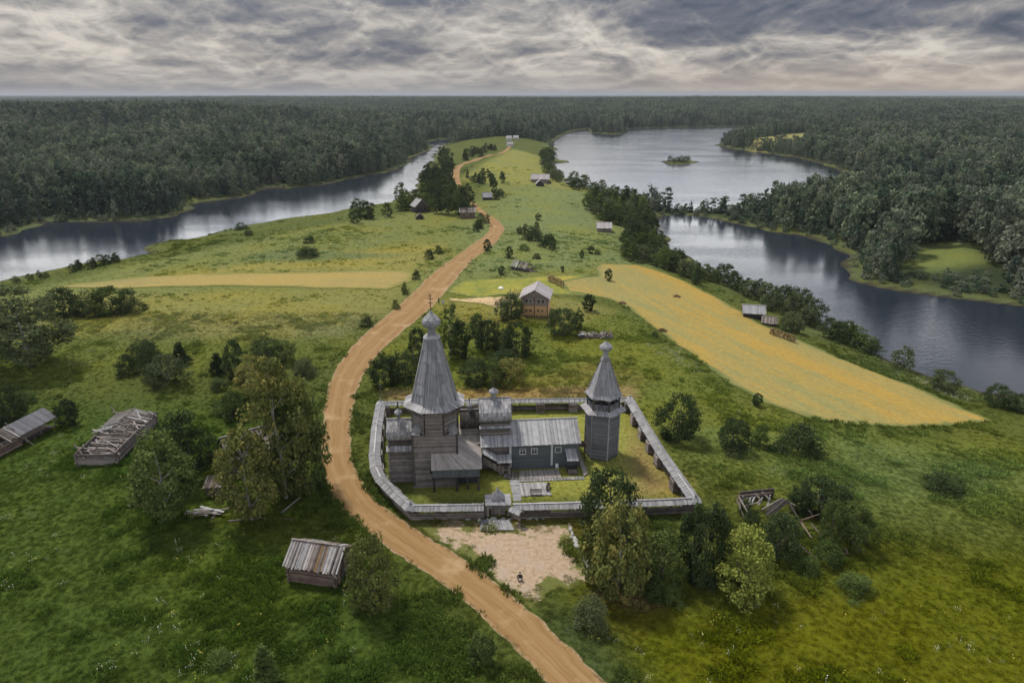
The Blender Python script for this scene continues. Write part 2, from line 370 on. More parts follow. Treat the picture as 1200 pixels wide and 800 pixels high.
# ------------------------------------------------------------------ ground
TZ = [  # ground tint by region: outline (photo points), colour, softness in metres
    ([(-300, 420), (0, 340), (170, 297), (560, 235), (600, 175), (650, 185), (700, 230), (760, 262), (790, 300), (740, 310), (520, 345), (300, 372), (-300, 440)], (0.1530, 0.1688, 0.0493), 8),
    ([(540, 205), (600, 172), (640, 178), (660, 210), (690, 222), (640, 214), (560, 212)], (0.2059, 0.2108, 0.0595), 8),
    ([(545, 270), (620, 214), (700, 222), (740, 262), (790, 300), (690, 310), (560, 318)], (0.1542, 0.1825, 0.0654), 10),
    ([(180, 322), (340, 302), (520, 285), (490, 318), (300, 320), (200, 326)], (0.2284, 0.2108, 0.0586), 7),
    ([(290, 300), (330, 292), (470, 300), (380, 308), (300, 306)], (0.1238, 0.1489, 0.0536), 5),
    ([(60, 345), (480, 338), (455, 372), (200, 380), (60, 400)], (0.1987, 0.1926, 0.0544), 7),
    ([(150, 375), (440, 366), (400, 400), (150, 405)], (0.1643, 0.1658, 0.0595), 7),
    ([(-200, 400), (400, 400), (385, 430), (-200, 440)], (0.1058, 0.1249, 0.0244), 9),
    ([(420, 410), (520, 345), (640, 352), (740, 370), (810, 420), (900, 480), (1000, 500), (1180, 505), (1400, 560), (1200, 620), (860, 560), (700, 470), (440, 470)], (0.1227, 0.1412, 0.0261), 7),
    ([(500, 352), (660, 346), (720, 362), (680, 378), (540, 378)], (0.1812, 0.1783, 0.0518), 4),
    ([(620, 440), (700, 420), (760, 440), (740, 470), (620, 466)], (0.1474, 0.1444, 0.0338), 4),
    ([(780, 500), (1000, 505), (1300, 560), (1000, 600), (860, 560)], (0.1123, 0.1456, 0.0395), 6),
    ([(455, 480), (735, 473), (815, 580), (490, 585)], (0.2400, 0.2450, 0.0540), 2.5),
    ([(745, 500), (770, 540), (800, 578), (745, 580), (735, 540)], (0.2561, 0.1868, 0.0698), 3),
    ([(447, 458), (740, 452), (745, 466), (450, 470)], (0.2464, 0.1831, 0.0763), 1.5),
    ([(700, 690), (900, 700), (1020, 650), (1300, 640), (1500, 900), (760, 950), (640, 700)], (0.0968, 0.1050, 0.0053), 9),
    ([(640, 690), (720, 740), (800, 900), (700, 860), (620, 720)], (0.0585, 0.0806, 0.0234), 4),
    ([(690, 700), (730, 690), (790, 720), (740, 740)], (0.1200, 0.1050, 0.0120), 3),
    ([(700, 692), (725, 686), (772, 708), (745, 715)], (0.2047, 0.1389, 0.0698), 1.5),
    ([(470, 605), (690, 605), (700, 625), (500, 625)], (0.1552, 0.1417, 0.0360), 2),
    ([(-400, 480), (330, 470), (400, 600), (520, 720), (640, 900), (-600, 1200)], (0.0539, 0.0844, 0.0139), 10),  # darker green over the near left ground
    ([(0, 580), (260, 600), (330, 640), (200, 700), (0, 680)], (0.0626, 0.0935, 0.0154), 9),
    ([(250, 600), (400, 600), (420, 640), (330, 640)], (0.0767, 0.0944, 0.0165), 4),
    ([(1060, 275), (1140, 278), (1160, 300), (1090, 306), (1050, 298)], (0.1362, 0.1658, 0.0560), 6),
    ([(880, 160), (965, 156), (970, 166), (920, 172), (880, 170)], (0.2419, 0.2234, 0.0815), 8),
]
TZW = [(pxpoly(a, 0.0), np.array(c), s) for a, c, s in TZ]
PEN = pxpoly([(-900, 520), (-300, 350), (0, 302), (200, 262), (480, 208), (500, 190), (512, 174), (540, 168), (600, 166), (636, 168), (650, 180), (700, 205), (752, 240), (762, 256), (790, 272), (880, 300), (1000, 385), (1240, 450), (1700, 640), (2500, 1400), (-2500, 1400)], W)
def tint(xy, wd_):
    n = len(xy); col = np.tile(np.array((.082, .100, .022)), (n, 1))
    out = sdist(xy, PEN) < 0
    col[out] = (.036, .050, .024)
    edge = sstep(6 + 16 * (.5 + .5 * wob(xy[:, 0] * .4, xy[:, 1] * .4)), 2.5, -wd_) * (wd_ < 0)
    col = col * (1 - .75 * edge[:, None]) + np.array((.115, .135, .052)) * .75 * edge[:, None]
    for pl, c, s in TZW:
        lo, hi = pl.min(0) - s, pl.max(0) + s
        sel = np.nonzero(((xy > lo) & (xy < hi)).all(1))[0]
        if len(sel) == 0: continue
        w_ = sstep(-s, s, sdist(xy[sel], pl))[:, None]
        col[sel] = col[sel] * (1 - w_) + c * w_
    col[wd_ > -.4] = (.045, .040, .028)
    return col
def axis(a, n, span, mid=0.0):
    u = np.linspace(-math.asinh(span / a), math.asinh(span / a), n); return mid + a * np.sinh(u)
gx = axis(95, 470, 32000)
gyp = np.concatenate([-np.geomspace(3000, 30, 24), np.linspace(-15, 45, 20), np.arange(46, 240, 1.15), np.arange(241, 420, 1.9), 420 * np.geomspace(1.006, 32000 / 420, 300)])
XX, YY = np.meshgrid(gx, gyp); GXY = np.stack([XX.ravel(), YY.ravel()], 1)
GWD = water_d(GXY); GH = hgt(GXY, GWD)
nx_, ny_ = len(gx), len(gyp)
ii = (np.arange(ny_ - 1)[:, None] * nx_ + np.arange(nx_ - 1)[None]).ravel()
GF = np.stack([ii, ii + 1, ii + nx_ + 1, ii + nx_], 1)
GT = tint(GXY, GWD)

def breakup(k, col, amt=1.0):
    """Patchy growth: hue and value vary over several scales in world space."""
    pos = wpos(k)
    a = k.noise(pos, .035, 4, .55); b = k.noise(k.vscale(pos, (1, 1.6, 1)), .22, 5, .62); c = k.math('ADD', k.math('MULTIPLY', k.noise(pos, 1.3, 4, .7), .5), k.math('MULTIPLY', k.noise(pos, 5.5, 3, .75), .5))
    col = k.mix(k.rng(a, .42, .66), col, k.mix(1.0, col, (1.14, 1.05, .80), 'MULTIPLY'))
    col = k.mix(k.math('MULTIPLY', k.rng(b, .48, .72), .5 * amt), col, k.mix(1.0, col, (.66, .76, .78), 'MULTIPLY'))
    col = k.mix(k.math('MULTIPLY', k.rng(b, .44, .28), .55 * amt), col, k.mix(1.0, col, (1.28, 1.22, .95), 'MULTIPLY'))
    g = k.math('MULTIPLY_ADD', k.math('SUBTRACT', c, .5), 3.0 * amt, .98)
    gc = k.new('ShaderNodeCombineColor')
    for i in range(3): k.put(gc.inputs[i], g)
    return k.mix(1.0, col, gc.outputs[0], 'MULTIPLY'), c, b
m, k = mat_new('meadow_ground')
tc = k.new('ShaderNodeAttribute', attribute_name='tint').outputs['Color']
col, nc, nb = breakup(k, tc); col = k.mix(1.0, col, (.86, .86, .86), 'MULTIPLY')     # shade on the soil between the blades, put into the colour
finish(k, col, .95, k.math('ADD', nc, k.math('MULTIPLY', nb, 2.0)), .55, .25, .05)
M['ground'] = m
gt4 = np.concatenate([GT, np.ones((len(GT), 1))], 1)
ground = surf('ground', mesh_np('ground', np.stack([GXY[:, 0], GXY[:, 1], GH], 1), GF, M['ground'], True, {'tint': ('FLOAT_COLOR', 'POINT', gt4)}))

# ------------------------------------------------------------------ water
m, k = mat_new('lake_water'); pos = wpos(k)
b = k.new('ShaderNodeBsdfPrincipled'); b.inputs['Base Color'].default_value = (.016, .021, .030, 1); b.inputs['Roughness'].default_value = .13; b.inputs['IOR'].default_value = 1.24
w1 = k.noise(k.vscale(pos, (.35, .8, 1)), 1.0, 3, .6); w2 = k.noise(k.vscale(pos, (.012, .03, 1)), 1.0, 3, .5)
bn = k.new('ShaderNodeBump'); bn.inputs['Distance'].default_value = .30
k.put(bn.inputs['Strength'], k.math('MULTIPLY_ADD', k.rng(w2, .4, .62), .28, .12)); k.put(bn.inputs['Height'], w1); k.l.new(bn.outputs[0], b.inputs['Normal'])
o = k.new('ShaderNodeOutputMaterial'); k.l.new(b.outputs[0], o.inputs[0]); M['water'] = m
S = 9000
surf('lake_water', mesh_np('lake_water', [(-S, 40, W), (S, 40, W), (S, 2400, W), (-S, 2400, W)], [(0, 1, 2, 3)], M['water']))

# ------------------------------------------------------------------ road, yard and crops laid on the ground
def drape(name, mat, poly_xy, step, dz, jit=.35, kind='structure', extra=None):
    """A sheet over an outline, following the ground."""
    from mathutils.geometry import delaunay_2d_cdt
    pts = []
    n = len(poly_xy)
    for i in range(n):
        a, b = poly_xy[i], poly_xy[(i + 1) % n]; L = np.hypot(*(b - a)); kk = max(1, int(L / step))
        nr = np.array((-(b - a)[1], (b - a)[0])) / max(L, 1e-6)
        for j in range(kk):
            pts.append(a + (b - a) * j / kk + nr * (rng.uniform(-jit, jit) + .8 * jit * math.sin(j * 1.1 + i)))
    pts = np.array(pts); nb_ = len(pts)
    lo, hi = pts.min(0), pts.max(0)
    g = np.stack(np.meshgrid(np.arange(lo[0], hi[0], step), np.arange(lo[1], hi[1], step)), -1).reshape(-1, 2) + rng.uniform(-.2, .2, 2)
    g = g[sdist(g, pts) > step * .45]
    allp = np.concatenate([pts, g])
    v, e, f, *_ = delaunay_2d_cdt([Vector(q) for q in allp], [], [list(range(nb_))], 1, 1e-5)
    v = np.array([tuple(q) for q in v]); z = hgt(v) + dz
    ed = np.clip(sdist(v, pts), 0, 1e3)
    attrs = {'edge': ('FLOAT', 'POINT', ed.astype(np.float32))}
    return surf(name, mesh_np(name, np.column_stack([v, z]), np.array([t[:3] for t in f]), mat, True, attrs), kind)

ROAD = [(1000, 806, 918), (900, 720, 814), (800, 637, 710.5), (760, 604, 670), (721, 562, 628), (685, 520, 586), (658, 479, 550), (631, 438, 505), (610, 415, 474), (595, 398, 452), (580, 388, 438), (565, 381, 427), (545, 377, 416), (520, 376, 411), (490, 378, 412), (465, 382, 417),
        (440, 390, 426), (415, 405, 443), (393, 425, 467), (372, 450, 493), (355, 470, 511), (338, 489, 526), (322, 505, 539), (310, 520, 550), (300, 535, 560), (290, 548, 575), (282, 560, 583), (276, 568, 587), (270, 573, 591), (264, 573, 589), (257, 568, 582), (250, 562, 570),
        (244, 556, 563), (236, 549, 555), (228, 543.5, 548), (222, 539, 544.5), (215, 534, 540.5), (205, 529, 538.5), (195, 534, 542), (188, 553, 561), (182, 571, 578), (179, 586, 592), (174, 594, 598), (170, 598, 601)]
def catmull(q, sub):
    q = np.asarray(q, float); e = np.concatenate([[2 * q[0] - q[1]], q, [2 * q[-1] - q[-2]]]); out = []
    for i in range(1, len(e) - 2):
        for t in np.linspace(0, 1, sub, endpoint=False):
            out.append(.5 * (2 * e[i] + (e[i + 1] - e[i - 1]) * t + (2 * e[i - 1] - 5 * e[i] + 4 * e[i + 1] - e[i + 2]) * t * t + (3 * e[i] - e[i - 1] - 3 * e[i + 1] + e[i + 2]) * t ** 3))
    return np.array(out + [q[-1]])
L3 = Gs([(a, y) for y, a, b in ROAD]); R3 = Gs([(b, y) for y, a, b in ROAD])
RL, RR = catmull(L3[:, :2], 14), catmull(R3[:, :2], 14)
ROADPOLY = np.concatenate([RL, RR[::-1]])
NA = 14
along = np.concatenate([[0], np.cumsum(np.hypot(*np.diff((RL + RR) / 2, axis=0).T))])
rv, ruv = [], []
wl = np.interp(along, np.arange(0, along[-1] + 1, 1.3), rng.uniform(-.28, .28, int(along[-1] / 1.3 + 2))[:len(np.arange(0, along[-1] + 1, 1.3))])
wr = np.interp(along, np.arange(0, along[-1] + 1, 1.3), rng.uniform(-.28, .28, int(along[-1] / 1.3 + 2))[:len(np.arange(0, along[-1] + 1, 1.3))])
for i in range(len(RL)):
    d = (RR[i] - RL[i]); dl = np.hypot(*d); d = d / dl
    a, b = RL[i] + d * wl[i] * min(1, dl / 4), RR[i] + d * wr[i] * min(1, dl / 4)
    for j in range(NA + 1):
        t = j / NA; rv.append(a + (b - a) * t); ruv.append((t, along[i] / 10))
rv = np.array(rv)
rz_ = hgt(rv) + .05 + np.clip((along.repeat(NA + 1) - 250) / 3000, 0, .25)
rt = np.array(ruv)[:, 0]
rz_ += .07 * np.sin(rt * math.pi) - .05 * (np.exp(-((rt - .3) / .07) ** 2) + np.exp(-((rt - .7) / .07) ** 2))
rz_ = np.maximum(rz_, hgt(rv) + .02)
idx = (np.arange(len(RL) - 1)[:, None] * (NA + 1) + np.arange(NA)[None]).ravel()
m, k = mat_new('dirt_road'); uvn = k.new('ShaderNodeUVMap').outputs[0]; su = k.new('ShaderNodeSeparateXYZ'); k.l.new(uvn, su.inputs[0]); U = su.outputs[0]
pos = wpos(k)
st = k.noise(k.vscale(uvn, (9, .55, 1)), 2.2, 5, .6, .3); big = k.noise(pos, .16, 5, .6); fine = k.noise(pos, 2.6, 5, .7)
rut = k.math('ADD', k.rng(k.math('ABSOLUTE', k.math('SUBTRACT', U, .31)), .10, .02), k.rng(k.math('ABSOLUTE', k.math('SUBTRACT', U, .70)), .10, .02))
col = k.mix(k.rng(st, .30, .74), (0.213, 0.122, 0.048), (0.279, 0.172, 0.076))
col = k.mix(k.math('MULTIPLY', rut, .45), col, (0.298, 0.196, 0.093))
col = k.mix(k.rng(big, .52, .70), col, (0.342, 0.232, 0.122))
eg = k.rng(k.math('ABSOLUTE', k.math('SUBTRACT', U, .5)), .40, .49)
col = k.mix(k.math('MULTIPLY', eg, k.rng(fine, .35, .6)), col, (0.320, 0.239, 0.150))
gg = k.math('MULTIPLY', k.rng(k.math('ABSOLUTE', k.math('SUBTRACT', U, .5)), .46, .5), k.rng(big, .40, .56))
col = k.mix(gg, col, (.12, .12, .04))
col = k.mix(k.math('MULTIPLY', k.rng(fine, .55, .75), .35), col, (0.157, 0.095, 0.045))
finish(k, col, .95, k.math('ADD', fine, k.math('MULTIPLY', st, 1.5)), .5, .08, .1); M['road'] = m
surf('dirt_road', mesh_np('dirt_road', np.column_stack([rv, rz_]), np.stack([idx, idx + 1, idx + NA + 2, idx + NA + 1], 1), M['road'], True, uv=ruv))

def crop_mat(name, a, b, c, rim, sc_=.05, rimw=2.5, strip=(1, 1, 1), turn=0.0):
    m, k = mat_new(name); rt = k.new('ShaderNodeVectorRotate', rotation_type='Z_AXIS'); k.put(rt.inputs['Vector'], wpos(k)); rt.inputs['Angle'].default_value = turn; pos = rt.outputs[0]; ed = k.new('ShaderNodeAttribute', attribute_name='edge').outputs['Fac']
    n = k.noise(k.vscale(pos, strip), sc_, 5, .58, .4); n2 = k.noise(pos, .9, 5, .7); n3 = k.noise(k.vscale(pos, strip), .45, 5, .65)
    v = k.math('ADD', k.math('MULTIPLY', n, .62), k.math('MULTIPLY', n3, .38))
    col = k.ramp(v, [(.40, a), (.5, b), (.60, c)])
    n4 = k.noise(pos, 4.2, 3, .75); g = k.math('MULTIPLY_ADD', k.math('SUBTRACT', k.math('ADD', k.math('MULTIPLY', n2, .5), k.math('MULTIPLY', n4, .5)), .5), 1.7, 1.0); gc = k.new('ShaderNodeCombineColor')
    for i in range(3): k.put(gc.inputs[i], g)
    col = k.mix(1.0, col, gc.outputs[0], 'MULTIPLY')
    e = k.rng(k.math('ADD', ed, k.math('MULTIPLY', k.math('SUBTRACT', n3, .5), rimw * 2.2)), rimw, 0.0)
    col = k.mix(e, col, rim); finish(k, col, .95, n2, .4, .15, .05); return m
M['golden'] = crop_mat('golden_field_mat', (.185, .190, .075), (.240, .202, .070), (.315, .210, .050), (.12, .14, .045), .04, 2.2, (1.0, .13, 1), R(-23))
M['yellow'] = crop_mat('yellow_meadow_mat', (.145, .165, .038), (.21, .21, .042), (.29, .245, .05), (.115, .135, .04), .05, 2.5)
M['straw'] = crop_mat('straw_strip_mat', (.19, .175, .065), (.255, .208, .075), (.295, .22, .07), (.17, .165, .045), .03, 3.0, (.2, 1, 1))
GOLD = [(700, 309), (722, 310), (744, 310), (780, 320), (820, 338), (856, 358), (896, 382), (944, 402), (1000, 426), (1064, 450), (1120, 474), (1162, 493), (1120, 499), (1060, 500), (992, 496), (944, 488), (896, 472), (852, 448), (812, 416), (772, 388), (738, 362), (712, 350), (660, 342), (645, 331), (700, 323)]
YEL = [(523, 342), (545, 328), (600, 326), (640, 323), (700, 322), (660, 331), (668, 341), (712, 349), (660, 346), (600, 345), (560, 350)]
STRAW = [(62, 337), (150, 326), (230, 321.5), (300, 320), (400, 318), (486, 317), (483, 330), (455, 339), (380, 338), (300, 335.5), (200, 336), (120, 339)]
goldw, yelw, straww = (Gs(q)[:, :2] for q in (GOLD, YEL, STRAW))
drape('golden_field', M['golden'], goldw, 3.2, .07)
drape('yellow_meadow', M['yellow'], yelw, 3.0, .10)
drape('straw_field', M['straw'], straww, 4.5, .12)
YARD = [(478, 611), (520, 609), (560, 610), (604, 612), (640, 612), (668, 614), (676, 632), (690, 655), (696, 678), (672, 690), (648, 692), (632, 706), (622, 714), (600, 695), (586, 684), (566, 668), (548, 655), (526, 641), (505, 629)]
yardw = np.array([P(a, b, 0)[:2] for a, b in YARD])
m, k = mat_new('sandy_yard_mat'); pos = wpos(k); ed = k.new('ShaderNodeAttribute', attribute_name='edge').outputs['Fac']
n = k.noise(pos, .28, 6, .62, .3); n2 = k.noise(pos, 1.6, 5, .7); n3 = k.noise(pos, 7, 3, .7)
sand = k.mix(k.rng(n2, .3, .7), (.27, .195, .125), (.41, .31, .215)); sand = k.mix(k.rng(n, .5, .7), sand, (.34, .265, .205))
gr = k.mix(n3, (.070, .085, .020), (.150, .150, .045))
v = k.math('ADD', k.math('ADD', k.math('MULTIPLY', ed, .17), k.math('MULTIPLY', k.math('SUBTRACT', n, .5), 2.4)), k.math('MULTIPLY', k.math('SUBTRACT', n2, .5), .9))
col = k.mix(k.rng(v, .12, .42), gr, sand); finish(k, col, .95, n2, .4, .06, .05); M['yard'] = m
drape('sandy_yard', M['yard'], yardw, .8, .03, .25)
BARE = [(541, 350), (560, 349), (600, 347), (606, 349), (604, 352), (596, 354), (594, 358), (588, 361), (578, 360), (566, 356), (548, 355), (524, 352), (526, 349)]
drape('bare_earth_track', crop_mat('bare_earth_mat', (.26, .19, .10), (.42, .30, .17), (.52, .38, .20), (.16, .16, .05), .12, 1.2), Gs(BARE)[:, :2], 1.6, .10)

# ================================================================== BUILDINGS
def unit_log():
    return MB().log((-.5, 0, 0), (.5, 0, 0), 1, n=8, tone=0.0).mesh('log', M['brown_log'])
LOGS = {}
def log_obj(parent, p0, p1, r, mat, name='log'):
    """One log as an object of its own, sharing the unit log's mesh."""
    if mat not in LOGS:
        me = unit_log(); me.materials.clear(); me.materials.append(M[mat]); LOGS[mat] = me
    p0, p1 = Vector(p0), Vector(p1); d = p1 - p0
    o = bpy.data.objects.new(name, LOGS[mat]); o.location = (p0 + p1) / 2
    o.rotation_euler = d.to_track_quat('X', 'Z').to_euler(); o.scale = (d.length, r, r)
    return link(o, parent)
def log_wall(parent, a, b, z0, z1, r, mat, ext=.25, gaps=()):
    """Stacked logs from ground point a to b."""
    a, b = Vector((*a, 0)), Vector((*b, 0)); d = (b - a).normalized(); n = round((z1 - z0) / (2 * r * .93)); h = (z1 - z0) / n
    for i in range(n):
        z = z0 + h * (i + .5)
        e0, e1 = ext + random.uniform(-.05, .05), ext + random.uniform(-.05, .05)
        log_obj(parent, a - d * e0 + Vector((0, 0, z)), b + d * e1 + Vector((0, 0, z)), h * .54 * random.uniform(.95, 1.05), mat)
def joined_logs(mb, a, b, z0, z1, r, ext=.25, n=6):
    a, b = Vector((*a, 0)), Vector((*b, 0)); d = (b - a).normalized(); c = round((z1 - z0) / (2 * r * .93)); h = (z1 - z0) / c
    for i in range(c):
        z = Vector((0, 0, z0 + h * (i + .5))); mb.log(a - d * ext + z, b + d * ext + z, h * .54, n=n)
def walls_core(mb, poly, z0, z1, tone=.2):
    """A closed prism behind cladding or logs."""
    n = len(poly); vs = [(x, y, z) for z in (z0, z1) for x, y in poly]
    mb.add(vs, [(i, (i + 1) % n, n + (i + 1) % n, n + i) for i in range(n)] + [tuple(range(n, 2 * n))], tone); return mb
def rpoly(n, r, a0): return [(r * math.cos(a0 + 2 * math.pi * i / n), r * math.sin(a0 + 2 * math.pi * i / n)) for i in range(n)]
def onion(r, h, neck, n_r=.42):
    """Profile of an onion dome: drum, bulb, point."""
    q = [(r * n_r * 1.05, 0), (r * n_r, neck * .3), (r * n_r, neck)]
    for t, w_ in ((.0, .62), (.10, .86), (.22, .985), (.34, 1.0), (.46, .90), (.58, .68), (.70, .42), (.82, .20), (.93, .08), (1.0, .03)):
        q.append((r * w_, neck + h * t))
    return q
def cupola(parent, c, r, h, neck, pole, mat='tent', cross=True):
    mb = MB(); mb.lathe(onion(r, h, neck)[:3], 12, c)
    d = part('drum', mb, M[mat], parent)
    mb = MB(); prof = onion(r, h, neck)[2:]
    n = 20
    for j in range(len(prof) - 1):      # courses of small shingles
        for i in range(n):
            t0, t1 = 2 * math.pi * (i + .5 * (j % 2)) / n, 2 * math.pi * (i + 1 + .5 * (j % 2)) / n - .02
            (r0, z0), (r1, z1) = prof[j], prof[j + 1]; k0, k1 = r0 + .03, r1
            mb.add([(c[0] + k0 * math.cos(t0), c[1] + k0 * math.sin(t0), c[2] + z0), (c[0] + k0 * math.cos(t1), c[1] + k0 * math.sin(t1), c[2] + z0), (c[0] + k1 * math.cos(t1), c[1] + k1 * math.sin(t1), c[2] + z1), (c[0] + k1 * math.cos(t0), c[1] + k1 * math.sin(t0), c[2] + z1)], [(0, 1, 2, 3)])
    part('onion_shingle', mb, M[mat], d, kind='stuff')
    if cross:
        zt = c[2] + neck + h * .97; mb = MB()
        mb.box((c[0], c[1], zt + pole / 2), (.11, .11, pole)); mb.box((c[0], c[1], zt + pole * .70), (pole * .30, .09, .10)); mb.box((c[0], c[1], zt + pole * .86), (pole * .2, .085, .09)); mb.beam((c[0] - pole * .13, c[1], zt + pole * .47), (c[0] + pole * .13, c[1], zt + pole * .40), .085, .09)
        part('cross', mb, M['dark_wood'], d)
BOCHKA = [(.74, 0), (.90, .10), (1.0, .27), (.99, .42), (.88, .58), (.68, .73), (.44, .85), (.20, .95), (.0, 1.08)]
def bochka(parent, u0, u1, v, z0, rad, h, mat, name='barrel_roof', face='brown_log'):
    """A keel-shaped barrel roof running along x, boarded in courses."""
    mb = MB()
    for sgn in (-1, 1):
        for j in range(len(BOCHKA) - 1):
            (a0, b0), (a1, b1) = BOCHKA[j], BOCHKA[j + 1]
            lo = [(u0, v + sgn * a0 * rad, z0 + b0 * h), (u1, v + sgn * a0 * rad, z0 + b0 * h)]
            hi = [(u0, v + sgn * a1 * rad, z0 + b1 * h), (u1, v + sgn * a1 * rad, z0 + b1 * h)]
            if sgn < 0: mb.planks(hi[0], hi[1], lo[0], lo[1], .22, .04, .02, .012)
            else: mb.planks(hi[1], hi[0], lo[1], lo[0], .22, .04, .02, .012)
    r = part(name, MB().box(((u0 + u1) / 2, v, z0 + .02), (u1 - u0 - .1, rad * 1.3, .06)), M[mat], parent)
    part('roof_planks', mb, M[mat], r, kind='stuff')
    for u in (u0 + .06, u1 - .06):
        g = MB(); pr = [(v + s * a * rad * .96, z0 + b * h * .97) for s in (1, -1) for a, b in (BOCHKA if s == 1 else BOCHKA[-2::-1])]
        n = len(pr); g.add([(u - .03, y, z) for y, z in pr] + [(u + .03, y, z) for y, z in pr], [tuple(range(n))[::-1], tuple(range(n, 2 * n))])
        part('gable_board', g, M[face], r)
    g = MB().beam((u0 - .1, v, z0 + 1.08 * h + .03), (u1 + .1, v, z0 + 1.08 * h + .03), .2, .14)
    part('ridge_beam', g, M['grey_roof'], r)
    return r
def slope(parent, tl, tr, bl, br, mat, name='roof', bw=.22, jag=.07, th=.05, **kw):
    """One roof slope: a boarded base that carries its joined roof planks."""
    q = [Vector(v) for v in (tl, tr, br, bl)]; nrm = (q[1] - q[0]).cross(q[3] - q[0]).normalized()
    mb = MB(); lo = [v + nrm * (th + .05) for v in q]; hi = [v + nrm * (th + .02) for v in q]
    mb.add(hi + lo, [(3, 2, 1, 0), (4, 5, 6, 7), (0, 1, 5, 4), (1, 2, 6, 5), (2, 3, 7, 6), (3, 0, 4, 7)])
    o = part(name, mb, M[mat], parent)
    part('roof_planks', MB().planks(tl, tr, bl, br, bw, th, jag, **kw), M[mat], o, kind='stuff')
    return o
def gable_roof(parent, x0, x1, y0, y1, ze, zr, mat, along='x', bw=.22, fascia=True, **kw):
    """Two slopes meeting in a ridge."""
    if along == 'x':
        ym = (y0 + y1) / 2
        slope(parent, (x0, ym, zr), (x1, ym, zr), (x0, y0, ze), (x1, y0, ze), mat, 'roof', bw, **kw)
        slope(parent, (x1, ym, zr), (x0, ym, zr), (x1, y1, ze), (x0, y1, ze), mat, 'roof', bw, **kw)
        part('ridge_beam', MB().beam((x0 - .12, ym, zr + .06), (x1 + .12, ym, zr + .06), .22, .13), M[mat], parent)
    else:
        xm = (x0 + x1) / 2
        slope(parent, (xm, y1, zr), (xm, y0, zr), (x0, y1, ze), (x0, y0, ze), mat, 'roof', bw, **kw)
        slope(parent, (xm, y0, zr), (xm, y1, zr), (x1, y0, ze), (x1, y1, ze), mat, 'roof', bw, **kw)
        part('ridge_beam', MB().beam((xm, y0 - .12, zr + .06), (xm, y1 + .12, zr + .06), .22, .13), M[mat], parent)
def window(parent, c, w_, h_, face=-1, axis='x', frame='white_trim', bars=True):
    """Framed window set on a wall; axis is the direction of the wall."""
    def bx(mb, du, dz, sw, sh, dep, off):
        if axis == 'x': mb.box((c[0] + du, c[1] + face * off, c[2] + dz), (sw, dep, sh))
        else: mb.box((c[0] + face * off, c[1] + du, c[2] + dz), (dep, sw, sh))
    mb = MB(); t = .13
    bx(mb, 0, h_ / 2 + t / 2, w_ + 2 * t, t, .12, .05); bx(mb, 0, -h_ / 2 - t / 2, w_ + 2 * t, t, .14, .06)
    bx(mb, -w_ / 2 - t / 2, 0, t, h_, .10, .05); bx(mb, w_ / 2 + t / 2, 0, t, h_, .10, .05)
    o = part('window', mb, M[frame], parent)
    mb = MB(); bx(mb, 0, 0, w_, h_, .03, .015); part('pane', mb, M['glass'], o)
    if bars:
        mb = MB(); bx(mb, 0, 0, .07, h_, .04, .05); bx(mb, 0, h_ * .12, w_, .07, .036, .05); part('glazing_bar', mb, M[frame], o)
    return o
def siding(mb, a, b, z0, z1, out, bh=.19, th=.035):
    """Horizontal boards on a wall from a to b (a is on the viewer's left when seen from outside)."""
    a, b = Vector((*a, 0)), Vector((*b, 0)); o = Vector((*out, 0)).normalized() * th
    A, B = a + o, b + o
    # boards run along the wall: treat the wall turned on its side
    mb.planks(A + Vector((0, 0, z0)), A + Vector((0, 0, z1)), B + Vector((0, 0, z0)), B + Vector((0, 0, z1)), bh, th, 0, .006, .012)

YAW = R(3.5)
# ------------------------------------------------------------------ the tent-roofed church
ch = thing('log_church', 'tall weathered log church with a high octagonal tent roof and onion dome', 'church', (-12.45, 99.8, 0), YAW)
h = 3.45
core = part('tower_core', walls_core(MB(), [(-h, -h), (h, -h), (h, h), (-h, h)], 0, 9.3), M['dark_wood'], ch)
wl_ = part('wall', walls_core(MB(), [(-h + .05, -h + .05), (h - .05, -h + .05), (h - .05, h - .05), (-h + .05, h - .05)], 0.02, 9.2), M['dark_wood'], ch)
for a, b in (((-h, -h), (h, -h)), ((h, -h), (h, h)), ((-h, h), (-h, -h))): log_wall(wl_, a, b, 0.3, 9.4, .15, 'brown_log', .12)
for x, y in ((-h - .05, -h - .05), (h + .05, -h - .05), (-h - .05, h), (h + .05, h)):
    part('corner_board', MB().box((x, y, 4.9), (.34, .34, 9.2)), M['dark_wood'], ch)
part('plinth', MB().box((0, 0, .16), (2 * h + .55, 2 * h + .55, .32)), M['ruin_wood'], ch)
ap = 3.45; ro = ap / math.cos(math.pi / 8); a0 = math.pi / 8
oc = part('octagon', walls_core(MB(), rpoly(8, ro - .12, a0), 9.2, 13.6), M['dark_wood'], ch)
pp = rpoly(8, ro, a0)
for i in range(8): log_wall(oc, pp[i], pp[(i + 1) % 8], 9.35, 13.2, .15, 'brown_log', .15)
for i in range(8): part('corner_board', MB().box((pp[i][0] * 1.03, pp[i][1] * 1.03, 11.3), (.20, .20, 3.9), math.atan2(pp[i][1], pp[i][0])), M['dark_wood'], oc)
